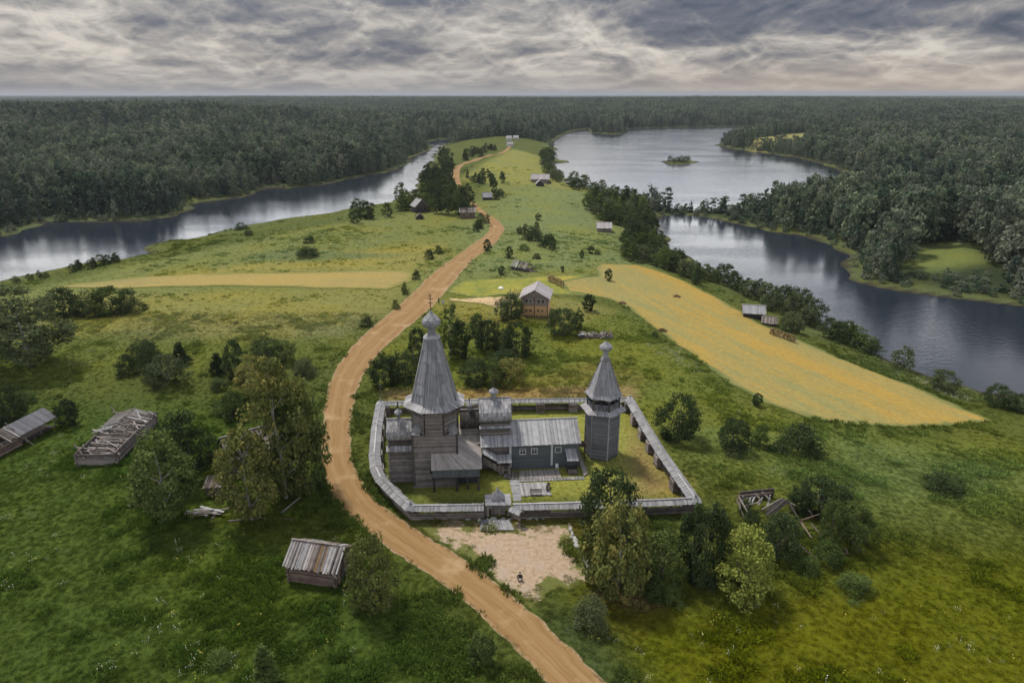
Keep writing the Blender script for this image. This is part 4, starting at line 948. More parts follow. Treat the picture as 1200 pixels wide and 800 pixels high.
for i in range(5): part('loose_board', MB().beam((RX - .2 - .2 * i, -.4 - .5 * i, 4.1 - .35 * i), (RX - 1.2 + .3 * i, -1.9 - .3 * i, 3.15 - .3 * i), .2, .05), M['ruin_wood'], ba)

# ------------------------------------------------------------------ collapsed barn among the weeds
c0, c1, c2 = P(92, 543, 0), P(138, 545, 0), P(184, 497, 0)
co = thing('ruined_barn', 'long roofless log barn with fallen in rafters and grey boards', 'ruin', (c1[0], c1[1], 0))
v1 = Vector((c2[0] - c1[0], c2[1] - c1[1])); L1 = v1.length; co.rotation_euler = (0, 0, math.atan2(v1.y, v1.x)); Wd = math.hypot(c0[0] - c1[0], c0[1] - c1[1]) * .93
def sag(x): return 2.6 - .5 * math.exp(-((x - L1 * .35) / 2.5) ** 2)
for a, b, zt in (((0, 0), (L1 * .52, 0), 2.6), ((L1 * .6, .1), (L1, 0), 2.2), ((0, 0), (0, Wd), 2.3), ((0, Wd), (L1, Wd), 2.5), ((L1, 0), (L1, Wd), 2.7), ((L1 * .5, .3), (L1 * .5, Wd), 2.0)): log_wall(co, a, b, .05, zt, .14, 'ruin_wood', .25)
part('dark_floor', MB().box((L1 / 2, Wd / 2, .25), (L1 - .3, Wd - .3, .4)), M['dark_wood'], co)
for i in range(70):
    x = random.uniform(.3, L1); y = random.uniform(.3, Wd - .3); a = random.gauss(.9, .8); l = random.uniform(1.6, 4.2); z = random.uniform(1.5, 2.8) + (.5 if x > L1 * .5 else 0); t = random.uniform(-.25, .25)
    d = Vector((math.cos(a), math.sin(a), t)) * l / 2; part('board', MB().beam(Vector((x, y, z)) - d, Vector((x, y, z)) + d, random.uniform(.14, .3), .06), M[random.choice(['ruin_wood', 'ruin_wood', 'ruin_dark', 'grey_roof'])], co)
plank_slope(co, (L1 * .45, Wd * .55, 3.7), (L1 + .5, Wd * .55, 3.5), (L1 * .45, Wd + .6, 2.6), (L1 + .5, Wd + .6, 2.4), .24, ['ruin_wood', 'grey_roof'], .05, .4, .07, .12, skew=.3)
plank_slope(co, (L1 * .78, Wd * .55, 3.4), (L1 + .6, Wd * .55, 3.4), (L1 * .78, 0, 2.3), (L1 + .6, -.3, 2.2), .24, ['ruin_wood', 'grey_roof'], .05, .4, .1, .35, skew=.3)
plank_slope(co, (.2, Wd * .75, 2.7), (L1 * .48, Wd * .8, 3.0), (.5, .5, 2.0), (L1 * .5, .3, 2.5), .28, ['ruin_wood', 'ruin_dark', 'ruin_dark'], .05, .7, .10, .08, skew=.5)
plank_slope(co, (L1 * .45, Wd * .6, 3.4), (L1 * .8, Wd * .6, 3.3), (L1 * .5, .6, 2.2), (L1 * .8, .2, 2.3), .28, ['ruin_wood', 'ruin_dark', 'ruin_dark'], .05, .6, .10, .10, skew=.5)
for p0, p1 in (((-.2, Wd * .8, 2.2), (1.2, Wd + .6, 3.7)), ((L1 * .45, -.1, 2.4), (L1 * .6, -1.4, .1)), ((L1 * .5, 0, 2.7), (L1 * .62, -1.2, .2)), ((L1 * .95, Wd, 2.5), (L1 - .2, Wd + 1.2, 4.2)), ((.2, -.2, .1), (L1 * .42, -.9, .15))): part('fallen_beam', MB().log(p0, p1, .12, .1), M['ruin_wood'], co)

# ------------------------------------------------------------------ the long shed at the picture's edge
s0, s1 = P(-46, 560, 0), P(66, 500, 0)
sh_ = thing('long_shed', 'long open shed with ridged grey roof half stripped to loose planks', 'shed', (s0[0], s0[1], 0), math.atan2(s1[1] - s0[1], s1[0] - s0[0]))
L = math.hypot(s1[0] - s0[0], s1[1] - s0[1]); Dp = 5.0
log_wall(sh_, (0, 0), (L * .60, 0), .05, 1.5, .14, 'barn_log', .2); log_wall(sh_, (0, Dp), (L, Dp), .05, 2.0, .14, 'ruin_dark', .2); log_wall(sh_, (0, 0), (0, Dp), .05, 2.2, .14, 'barn_log', .2)
for q in range(7): part('post', MB().log((L * q / 6.0, .1, 0), (L * q / 6.0, .1, 2.15), .11), M['ruin_wood'], sh_)
part('dark_floor', MB().box((L / 2, Dp / 2, .12), (L - .2, Dp - .4, .2)), M['dark_wood'], sh_)
part('rafter_beam', MB().log((-.3, Dp / 2, 3.35), (L + .3, Dp / 2, 3.35), .13), M['ruin_dark'], sh_); part('wall_plate', MB().log((-.3, .1, 2.15), (L + .3, .1, 2.15), .12), M['ruin_dark'], sh_)
xq = L * .60
plank_slope(sh_, (-.4, Dp / 2, 3.6), (xq, Dp / 2, 3.6), (-.4, -.5, 2.1), (xq, -.5, 2.1), .30, ['ruin_wood', 'ruin_dark', 'grey_roof', 'ruin_dark'], .05, .3, .05, .13, skew=.12)
slope(sh_, (xq, Dp / 2, 3.65), (L + .4, Dp / 2, 3.65), (xq, -.55, 2.15), (L + .4, -.55, 2.15), 'tower_board', 'sheet_roof', .5, .02)
plank_slope(sh_, (L + .4, Dp / 2, 3.62), (-.4, Dp / 2, 3.62), (L + .4, Dp + .5, 2.1), (-.4, Dp + .5, 2.1), .5, ['grey_roof', 'ruin_wood'], .05, .1, .03)
part('leaning_pole', MB().log((xq + .1, Dp * .5, 4.3), (xq + .5, -2.2, .1), .08), M['ruin_wood'], sh_)

# ------------------------------------------------------------------ houses hidden in the grove
hp = P(262, 556, 0)
hh = thing('old_house', 'dark old log house with grey gable roof half hidden under grove trees', 'house', (hp[0] + 3.4, hp[1] + 4.6, 0), R(38))
wl_ = part('wall', walls_core(MB(), [(-4.2, -3), (4.2, -3), (4.2, 3), (-4.2, 3)], 0, 3.6), M['dark_wood'], hh)
for a, b in (((-4.2, -3), (4.2, -3)), ((-4.2, 3), (-4.2, -3))): log_wall(wl_, a, b, .1, 3.5, .15, 'ruin_dark', .2)
gable_roof(hh, -4.9, 4.9, -3.7, 3.7, 3.3, 6.0, 'ruin_wood'); mb = MB(); mb.add([(-4.2, -3, 3.5), (-4.2, 3, 3.5), (-4.2, 0, 5.8)], [(2, 1, 0)]); part('gable_wall', mb, M['dark_wood'], hh)
sp_ = P(254, 582, 0)
ss = thing('lean_to_shed', 'small dark plank shed with a flat roof between the grove trees', 'shed', (sp_[0], sp_[1] + 1.2, 0), R(8))
mb = MB(); bx_ = part('wall', walls_core(MB(), [(-1.7, -1.2), (1.7, -1.2), (1.7, 1.2), (-1.7, 1.2)], 0, 1.9), M['dark_wood'], ss); mb.planks((-1.7, -1.24, 1.9), (1.7, -1.24, 1.9), (-1.7, -1.24, .1), (1.7, -1.24, .1), .2); part('wall_planks', mb, M['ruin_dark'], bx_, kind='stuff')
slope(ss, (-2, 1.5, 2.4), (2, 1.5, 2.4), (-2, -1.6, 1.95), (2, -1.6, 1.95), 'ruin_dark', 'roof', .3); part('door', MB().box((1.3, -1.28, .9), (.5, .05, 1.4)), M['white_trim'], ss)
dp = P(241, 604, 0); db = thing('board_heap', 'collapsed heap of pale weathered boards in the grass under trees', 'board heap', (dp[0], dp[1], 0), R(-6))
for i in range(12):
    x, y = random.uniform(-1.6, 1.6), random.uniform(-.8, .9); a = random.gauss(0, .35); d = Vector((math.cos(a), math.sin(a), random.uniform(-.1, .1))) * random.uniform(1.2, 2.2)
    c_ = Vector((x, y, random.uniform(.35, .8))); part('board', MB().beam(c_ - d, c_ + d, .32, .05), M[random.choice(['silver_roof', 'ruin_wood', 'grey_roof'])], db)
for x in (-1.6, 1.5): part('log', MB().log((x, -.9, .15), (x, .9, .15), .16), M['ruin_dark'], db)
for px0, py0, px1, py1, lab in ((268, 610, 312, 606, 'thin grey fallen trunk lying near the board heap'), (330, 600, 352, 582, 'pale fallen trunk leaning in grass by tall birch'), (318, 604, 345, 609, 'reddish rotten trunk lying in grass near the road bend')):
    a, b = P(px0, py0, .2), P(px1, py1, .35); o = thing('fallen_trunk', lab, 'fallen trunk', (a[0], a[1], 0)); part('stem', MB().log((0, 0, .15), (b[0] - a[0], b[1] - a[1], .35), .16, .08), M['barn_log' if 'red' in lab else 'ruin_wood'], o)

# ------------------------------------------------------------------ two-storey house under restoration
h0, h1 = G(611.5, 371), G(641, 370)
lw_ = (h1[0] - h0[0]); ho = thing('log_house', 'two storey golden log house with pale gable roof', 'house', ((h0[0] + h1[0]) / 2, h0[1], h0[2]), R(-8))
hw = lw_ / 2; hl = 9.0
wall_ = part('lower_wall', walls_core(MB(), [(-hw + .1, .1), (hw - .1, .1), (hw - .1, hl), (-hw + .1, hl)], -.3, 3.3), M['house_log'], ho)
mb = MB()
for a, b in (((-hw, 0), (hw, 0)), ((hw, 0), (hw, hl)), ((-hw, hl), (-hw, 0))): joined_logs(mb, a, b, 0, 3.3, .15)
part('stacked_logs', mb, M['house_log'], wall_, kind='stuff')  # the stacked logs of the wall itself, joined in one mesh
wall2 = part('upper_wall', walls_core(MB(), [(-hw + .1, .1), (hw - .1, .1), (hw - .1, hl), (-hw + .1, hl)], 3.3, 6.0), M['house_grey'], ho)
mb = MB()
for a, b in (((-hw, 0), (hw, 0)), ((hw, 0), (hw, hl)), ((-hw, hl), (-hw, 0))): joined_logs(mb, a, b, 3.3, 6.0, .15)
for i in range(6): mb.log((-hw * (1 - i / 6.2), .03, 6.1 + i * .3), (hw * (1 - i / 6.2), .03, 6.1 + i * .3), .15)
part('stacked_logs', mb, M['house_grey'], wall2, kind='stuff')  # upper wall and gable logs, stacked and joined in one mesh
mb = MB(); mb.add([(-hw, .1, 6), (hw, .1, 6), (0, .1, 7.9)], [(0, 1, 2)]); part('gable_wall', mb, M['house_grey'], ho)
gable_roof(ho, -hw - .9, hw + .9, -.9, hl + .5, 5.55, 8.1, 'pink_roof', 'y', .3)
for u in (-2.3, -1.1, 1.1, 2.3): window(ho, (u, -.2, 1.9), .5, .55, frame='house_log', bars=False)
for u in (-2.3, -1.2, 1.2, 2.4): window(ho, (u, -.2, 4.7), .6, .8, frame='house_grey' if u != -1.2 else 'white_trim', bars=False)
for x in (-hw - .1, 0, hw + .1): part('corner_board', MB().box((x, -.2, 3.0), (.22, .22, 6.0)), M['barn_log'], ho)
for i in range(6): part('fence_post', MB().box((-hw + i * hw * .4, -1.6, .5), (.12, .12, 1.0)), M['barn_log'], ho)
part('sill_beam', MB().box((0, -.12, .12), (lw_ + .5, .5, .4)), M['barn_log'], ho)

# ------------------------------------------------------------------ barns and houses farther off
def far_house(name, label, cat, px, py, w_, d_, he, hr, rz, roof, wall, along='x', doors=1, chimney=False, dz=0.0, miss=0.0):
    g_ = G(px, py); o = thing(name, label, cat, (g_[0], g_[1], g_[2] + dz), rz)
    x, y = w_ / 2, d_
    c_ = part('wall', walls_core(MB(), [(-x + .1, .1), (x - .1, .1), (x - .1, y), (-x + .1, y)], -.6, he), M[wall], o); mb = MB()
    for a, b in (((-x, 0), (x, 0)), ((x, 0), (x, y)), ((-x, y), (-x, 0))): joined_logs(mb, a, b, -.3, he, .17, .2, 5)
    part('stacked_logs', mb, M[wall], c_, kind='stuff')  # stacked wall logs joined in one mesh
    mb = MB()
    if along == 'x': mb.add([(x - .1, 0, he), (x - .1, y, he), (x - .1, y / 2, hr - .15)], [(0, 1, 2)]); mb.add([(-x + .1, 0, he), (-x + .1, y, he), (-x + .1, y / 2, hr - .15)], [(2, 1, 0)])
    else: mb.add([(-x, .1, he), (x, .1, he), (0, .1, hr - .15)], [(0, 1, 2)]); mb.add([(-x, y, he), (x, y, he), (0, y, hr - .15)], [(2, 1, 0)])
    part('gable_wall', mb, M[wall], o)
    if along == 'x': gable_roof(o, -x - .6, x + .6, -.7, y + .7, he - .25, hr, roof, 'x', .35, miss=miss, lift=.03, jag=.15)
    else: gable_roof(o, -x - .6, x + .6, -.7, y + .6, he - .25, hr, roof, 'y', .35, miss=miss, lift=.03, jag=.15)
    for i in range(doors):
        u = (i + .5) / doors * w_ - x; window(o, (u, -.19, he * .55), .7, .8, frame=wall, bars=False)
    if chimney: part('chimney', MB().box((x * .3, y / 2, hr + .3), (.6, .6, 1.4)), M['white_trim'], o)
    return o
far_house('barn', 'weathered barn with pale pinkish plank roof standing alone in the meadow', 'barn', 708, 272, 6.5, 6.5, 2.2, 4.3, R(-4), 'pink_roof', 'ruin_wood')
far_house('log_cabin', 'small cabin with pale grey roof at the shore edge of the golden field', 'cabin', 883, 373, 5.8, 4.2, 1.9, 3.6, R(-12), 'silver_roof', 'dark_wood')
far_house('hut', 'low dark hut with sagging roof beside the shore cabin', 'hut', 901, 381, 3.4, 3.2, 1.0, 2.2, R(-20), 'ruin_wood', 'dark_wood', doors=0)
far_house('barn', 'long far barn with pinkish roof by the lake shore trees', 'barn', 633, 214.5, 13, 9, 3.0, 6.0, R(-2), 'pink_roof', 'house_grey', doors=3)
far_house('hut', 'small dark gabled hut in front of the long far barn', 'hut', 633, 218.3, 5, 5, 1.8, 4.4, R(4), 'grey_roof', 'dark_wood', 'y', doors=1)
far_house('hut', 'tiny pale roofed hut beside the long far barn', 'hut', 643, 215.5, 3.4, 3, 1.5, 3.0, R(8), 'pink_roof', 'ruin_wood', 'y', doors=0)
far_house('cottage', 'dark cottage with blue grey roof amid small trees past the road', 'cottage', 571.5, 234.5, 5.0, 5.0, 1.9, 4.2, R(10), 'tent', 'dark_wood', doors=1)
far_house('house', 'tall dark house with pale gabled roof in front of the roadside wood', 'house', 494.5, 249, 7.0, 7.0, 3.4, 7.0, R(28), 'grey_roof', 'dark_wood', 'y', doors=2)
far_house('hut', 'low dark hut on grass below the tall dark house', 'hut', 492, 257, 3.4, 3.0, 1.2, 2.8, R(10), 'ruin_dark', 'dark_wood', 'y', doors=0)
far_house('house', 'brown log house with grey roof beside the road bend', 'house', 548, 256, 7.2, 5.0, 3.4, 5.2, R(3), 'ruin_wood', 'barn_log', doors=2)
for px, py, lab in ((596, 164.5, 'distant pale roofed house at the end of the peninsula beneath dark woods'), (604.5, 164, 'distant small white house right of another at peninsula end'), (598, 172, 'distant low pale shed beside the end of the road')):
    far_house('house', lab, 'house', px, py, 7, 6, 3, 6, R(random.uniform(-20, 20)), 'pink_roof', 'white_trim', doors=0)
# collapsed barn in the meadow
g_ = G(612, 317); o = thing('collapsed_barn', 'collapsed barn with sunken dark plank roof lying in the meadow', 'ruin', (g_[0], g_[1] + 1.5, g_[2]), R(-28))
log_wall(o, (-3.2, -2.2), (3.2, -2.2), 0, 1.2, .15, 'dark_wood', .2); log_wall(o, (3.2, -2.2), (3.2, 2.2), 0, 1.0, .15, 'ruin_dark', .2)
plank_slope(o, (-3.6, .6, 3.3), (2.4, .6, 2.7), (-3.4, -2.8, 1.4), (3.0, -2.8, 1.0), .3, ['grey_roof', 'ruin_dark', 'ruin_wood'], .05, .3, .08, .08, skew=.2)
plank_slope(o, (3.0, .6, 2.7), (-3.6, .6, 3.3), (4.4, 3.4, .6), (-3.4, 3.2, 1.2), .3, ['ruin_dark', 'dark_wood', 'grey_roof'], .05, .3, .1, .15, skew=.3)
for i in range(8): part('fallen_beam', MB().log((random.uniform(1, 3), random.uniform(-2, 1), random.uniform(.2, 1.6)), (random.uniform(4, 6.5), random.uniform(-2.5, 1), .1), .11), M['ruin_dark'], o)
# heap of logs and boards behind the bell tower
g_ = G(698, 396); o = thing('timber_heap', 'low heap of fallen logs and grey boards in grass beyond the bell tower', 'timber heap', (g_[0], g_[1], g_[2]), R(-3))
for i in range(40):
    x = random.uniform(-4.0, 4.2); y = random.uniform(-.5, 2.6); a = random.gauss(1.5, .5); l = random.uniform(.7, 1.6); d = Vector((math.cos(a), math.sin(a), random.uniform(-.25, .25))) * l; c_ = Vector((x, y, random.uniform(.3, 1.2)))
    part('board', MB().beam(c_ - d, c_ + d, .22, .09), M[random.choice(['ruin_wood', 'ruin_dark', 'ruin_wood', 'grey_roof'])], o)
for i in range(5): part('log', MB().log((-4.5, -.5 + i * .7, .2), (4.4, -.4 + i * .7, .25), .17), M['ruin_dark'], o)
part('slab', MB().beam((-4.6, -.6, .9), (-3.2, .3, 1.1), 1.0, .1), M['grey_roof'], o)

# overgrown ruin in the bushes
r0 = P(866, 592, 0); ru = thing('ruined_house', 'fallen log house frame sunk among dark bushes with broken rafters', 'ruin', (r0[0], r0[1], 0))
def rp(px, py, z): q = P(px, py, z); return (q[0] - r0[0], q[1] - r0[1], z)
beams = [((862, 581), 2.2, (905, 577), 2.4), ((866, 583), 1.9, (900, 579), 2.2), ((866, 586), 1.4, (890, 581), 1.8), ((893, 597), 1.9, (915, 584), 3.0), ((915, 584), 3.0, (932, 592), 2.6), ((924, 588), 2.8, (938, 611), 1.2), ((938, 610), 1.6, (961, 602), 1.6), ((938, 611), 1.4, (951, 630), .5), ((950, 613), 1.2, (961, 625), .3),
         ((936, 638), 1.1, (956, 654), .3), ((934, 636), 1.2, (953, 651), .5), ((952, 655), .3, (960, 651), .4), ((948, 598), 1.9, (953, 605), 1.2), ((866, 582), 2.2, (876, 600), 1.5), ((863, 585), 1.8, (872, 606), .4), ((885, 578), 2.3, (893, 588), 1.8), ((893, 576), 2.3, (902, 586), 2.0), ((978, 648), .4, (986, 644), .6), ((990, 642), .8, (994, 648), .2), ((905, 592), 2.0, (924, 587), 2.7), ((872, 593), 1.4, (886, 589), 1.9), ((886, 590), 1.9, (893, 584), 2.3), ((980, 649), .3, (994, 648), .35)]
for (a, za, b, zb) in beams:
    for q in range(1): part('beam', MB().log(rp(*a, za), rp(*b, zb), random.uniform(.10, .17), .09), M[random.choice(['ruin_wood', 'ruin_dark', 'barn_log', 'ruin_wood'])], ru)
for i in range(9):
    px, py = 866 + i * 4.6, 581 + random.uniform(-2, 2); part('board', MB().beam(rp(px, py, 2.0), rp(px + random.uniform(-6, 9), py + random.uniform(8, 16), 1.2), .24, .06), M[random.choice(['ruin_wood', 'ruin_dark', 'grey_roof'])], ru)
lg = rp(868, 586, 0); lg2 = rp(905, 584, 0); log_wall(ru, (lg[0], lg[1]), (lg2[0], lg2[1] + .5), 0, 1.6, .15, 'ruin_dark', .3)
plank_slope(ru, rp(912, 583, 3.2), rp(926, 587, 3.0), rp(893, 599, 1.9), rp(905, 604, 1.6), .3, ['dark_wood', 'ruin_dark'], .05, .4, .05, .1)

# drying racks with hay, the pole rack and small things on the fields
def hay_rack(label, pa, pb, hgt_, n):
    a, b = G(*pa), G(*pb); o = thing('hay_rack', label, 'hay rack', (a[0], a[1], a[2])); d = Vector((b[0] - a[0], b[1] - a[1], b[2] - a[2])); nn = Vector((-d.y, d.x, 0)).normalized()
    for i in range(n + 1): q = d * i / n; part('pole', MB().log((q.x, q.y, q.z), (q.x + nn.x * .1, q.y, q.z + hgt_ * 1.12), .07), M['ruin_wood'], o)
    mb = MB()
    for i in range(520):
        t, s, z = random.random(), random.gauss(0, .28), random.uniform(.15, 1) * hgt_ + random.gauss(0, .1); q = d * t + nn * s * (1.25 - z / hgt_ * .5); e = Vector((random.uniform(-1, 1), random.uniform(-1, 1), random.uniform(-1.2, .3))) * .35; f_ = Vector((random.uniform(-1, 1), random.uniform(-1, 1), random.uniform(-.5, .5))) * .2
        c_ = q + Vector((0, 0, z)); mb.add([c_ - e, c_ + f_, c_ + e, c_ - f_], [(0, 1, 2, 3)])
    part('hay', mb, M['hay'], o, kind='stuff')
hay_rack('long brown hay drying rack on the slope below the shore cabin', (902, 391), (932, 402), 1.9, 7)
hay_rack('brown hay drying rack behind the golden log house', (642, 329), (660, 338), 2.6, 6)
for (px, py, lab) in ((793, 348, 'small dark reddish hay heap on the golden field'), (729, 356, 'flat dark hay remnant at the golden field edge by the juniper'), (776, 388, 'tiny dark hay heap near the low edge of golden field')):
    g_ = G(px, py); o = thing('hay_heap', lab, 'hay heap', g_); mb = MB()
    for i in range(160):
        r_ = random.random() ** .5 * 1.3; t = random.random() * 6.28; c_ = Vector((r_ * math.cos(t), r_ * math.sin(t) * .7, max(.05, (1.1 - r_ * .75) * random.uniform(.3, .9)))); e = Vector([random.uniform(-1, 1) * .35 for _ in range(3)]); f_ = Vector([random.uniform(-1, 1) * .2 for _ in range(3)]); mb.add([c_ - e, c_ + f_, c_ + e, c_ - f_], [(0, 1, 2, 3)])
    part('hay', mb, M['hay'], o, kind='stuff')
g_ = G(602, 348); o = thing('pole_rack', 'reddish pole rack standing beside the golden log house', 'pole rack', g_)
for i in range(7): part('pole', MB().log((-1.8 + i * .6, random.uniform(-.3, .3), 0), (-1.8 + i * .6 + .2, .1, random.uniform(1.6, 3.0)), .09), M['barn_log'], o)
for z in (.9, 1.7): part('rail', MB().log((-2.0, .1, z), (2.2, .1, z + .1), .07), M['ruin_wood'], o)
g_ = G(587, 338.5); o = thing('tarpaulin_bundle', 'small white tarpaulin bundle on the yellow meadow', 'bundle', g_)
part('cover', MB().lathe([(.9, 0), (.95, .25), (.7, .55), (.3, .7)], 9), M['white'], o, smooth=True)
for px, py, lab, w_, hh_, mt in ((514.3, 356.5, 'dark upright roadside post at the track turning', .45, 2.0, 'dark_wood'), (519, 356.5, 'low pale roadside board next to the dark post', .9, 1.3, 'white_trim')):
    g_ = G(px, py); o = thing('roadside_post', lab, 'post', g_); part('post', MB().box((0, 0, hh_ / 2), (.2, .2, hh_)), M['dark_wood'], o); part('board', MB().box((0, -.12, hh_ * .62), (w_, .06, hh_ * .7)), M[mt], o)
for px, py in ((441, 496), (444, 480)):
    pass
g_ = P(442.5, 448, 0); 
for (px, py, hh_, lab) in ((447.5, 484, 6.2, 'thin tall pale pole rising inside fence corner by the log church'), (486, 447, 8.0, 'thin tall grey pole among trees behind the log church')):
    g_ = P(px, py, 0); o = thing('pole', lab, 'pole', (g_[0], g_[1], 0)); part('shaft', MB().log((0, 0, 0), (0, 0, hh_), .09, .06), M['ruin_wood'], o); part('cap', MB().log((0, 0, hh_), (0, 0, hh_ + .1), .1), M['ruin_wood'], o)

# white stones edging the yard
st_me = []
for i in range(5):
    mb = MB(); pr = [(0.05, 0), (.26, .04), (.30, .16), (.2, .3), (.05, .34)]; mb.lathe([(a * random.uniform(.8, 1.2), b) for a, b in pr], 7, tone=random.random()); st_me.append(mb.mesh('stone', M['stone']))
def stones(pa, pb, n, label, group):
    for i in range(n):
        t = (i + random.uniform(-.3, .3)) / n; g_ = P(pa[0] + (pb[0] - pa[0]) * t + random.gauss(0, 1.2), pa[1] + (pb[1] - pa[1]) * t + random.gauss(0, .8), .02)
        o = link(bpy.data.objects.new('stone', random.choice(st_me))); o.location = g_; s_ = random.uniform(.55, 1.25); o.scale = (s_ * 1.2, s_, s_ * .8); o.rotation_euler = (0, 0, random.random() * 6); tag(o, (ORD[i] + ' ' + label) if 'row' in label else label, 'stone', group)
stones((667, 616), (677, 643), 18, 'pale stone from the fence end in upper row along the yard', 'stones along the yard, upper row')
stones((683, 651), (694, 677), 18, 'pale stone from its upper end in lower row along the yard', 'stones along the yard, lower row')
stones((545, 608), (640, 609), 16, 'pale stone scattered on the grass strip below the fence', 'stones below the fence')

# ------------------------------------------------------------------ the person crouching in the yard
def skin_mesh(name, joints, bones, mat, root=0, sub=2):
    me = bpy.data.meshes.new(name); me.from_pydata([j[0] for j in joints], bones, []); me.materials.append(mat)
    o = bpy.data.objects.new(name, me); COL.objects.link(o)
    md = o.modifiers.new('skin', 'SKIN'); md.use_smooth_shade = True
    for i, (p_, r_) in enumerate(joints):
        sv = me.skin_vertices[0].data[i]; sv.radius = (r_, r_); sv.use_root = (i == root)
    o.modifiers.new('sub', 'SUBSURF').levels = sub; o.modifiers['sub'].render_levels = sub
    return o
g_ = P(609.3, 681, 0); pe = thing('person', 'person in dark clothes crouching on the sandy yard holding a pale controller', 'person', (g_[0], g_[1] + .25, .03), 0)
J = [((0, .12, .42), .145), ((0, .06, .62), .15), ((0, -.03, .84), .165), ((0, -.05, .98), .075), ((0, -.08, 1.06), .06), ((0, -.10, 1.14), .098), ((0, -.11, 1.22), .10), ((0, -.11, 1.29), .06),
     ((-.17, .02, .42), .105), ((-.27, -.32, .52), .078), ((-.22, -.12, .10), .058), ((-.22, -.28, .045), .045), ((.17, .02, .42), .105), ((.27, -.32, .52), .078), ((.22, -.12, .10), .058), ((.22, -.28, .045), .045),
     ((-.2, -.04, .88), .075), ((-.32, -.20, .64), .056), ((-.12, -.42, .60), .036), ((.2, -.04, .88), .075), ((.32, -.20, .64), .056), ((.12, -.42, .60), .036), ((0, -.205, 1.17), .022)]
Bn = [(0, 1), (1, 2), (2, 3), (3, 4), (4, 5), (5, 6), (6, 7), (0, 8), (8, 9), (9, 10), (10, 11), (0, 12), (12, 13), (13, 14), (14, 15), (2, 16), (16, 17), (17, 18), (2, 19), (19, 20), (20, 21), (5, 22)]
bo = skin_mesh('body', J, Bn, M['skin']); bo.parent = pe
Jk = [(p_, r_ + .022) for p_, r_ in [J[0], J[1], J[2], J[16], J[17], ((-.16, -.37, .605), .038), J[19], J[20], ((.16, -.37, .605), .038), ((0, -.04, .96), .07)]]
o = skin_mesh('jacket', Jk, [(0, 1), (1, 2), (2, 3), (3, 4), (4, 5), (2, 6), (6, 7), (7, 8), (2, 9)], M['black_cloth']); o.parent = pe
Jt = [(p_, r_ + .018) for p_, r_ in [J[0], J[8], J[9], J[10], J[12], J[13], J[14]]]
o = skin_mesh('trousers', Jt, [(0, 1), (1, 2), (2, 3), (0, 4), (4, 5), (5, 6)], M['trouser']); o.parent = pe
for s in (-1, 1):
    o = skin_mesh('shoe', [((s * .22, -.10, .06), .06), ((s * .22, -.22, .05), .055), ((s * .23, -.34, .04), .042)], [(0, 1), (1, 2)], M['black_cloth'], sub=1); o.parent = pe
    jj = [((s * .12, -.42, .60), .034), ((s * .085, -.48, .59), .036)]; bb = [(0, 1)]
    for f_ in range(4):
        z = .625 - f_ * .022; k0 = len(jj); l_ = (.9, 1.0, .95, .8)[f_]; jj += [((s * .07, -.515, z), .010), ((s * (.07 - .03 * l_), -.53, z), .009), ((s * (.07 - .045 * l_), -.505, z - .01), .008)]; bb += [(1, k0), (k0, k0 + 1), (k0 + 1, k0 + 2)]
    k0 = len(jj); jj += [((s * .09, -.47, .635), .011), ((s * .055, -.475, .65), .009)]; bb += [(1, k0), (k0, k0 + 1)]
    o = skin_mesh('hand', jj, bb, M['skin'], sub=1); o.parent = pe
part('hair', MB().lathe([(.10, 0), (.118, .06), (.10, .13), (.05, .17), (.01, .178)], 14, (0, -.085, 1.16)), M['hair'], pe, smooth=True)
for s in (-1, 1): part('eye', MB().lathe([(.004, -.012), (.012, 0), (.004, .012)], 8, (s * .034, -.196, 1.20)), M['black_cloth'], pe)
part('mouth', MB().box((0, -.19, 1.125), (.05, .02, .01)), M['barn_log'], pe)
o = thing('controller', 'pale remote controller held by the crouching person in the yard', 'controller', (g_[0], g_[1] + .25 - .50, .63)); part('case', MB().box((0, 0, 0), (.20, .10, .05)), M['white'], o); part('screen', MB().box((0, .02, .05), (.15, .012, .09)), M['glass'], o)

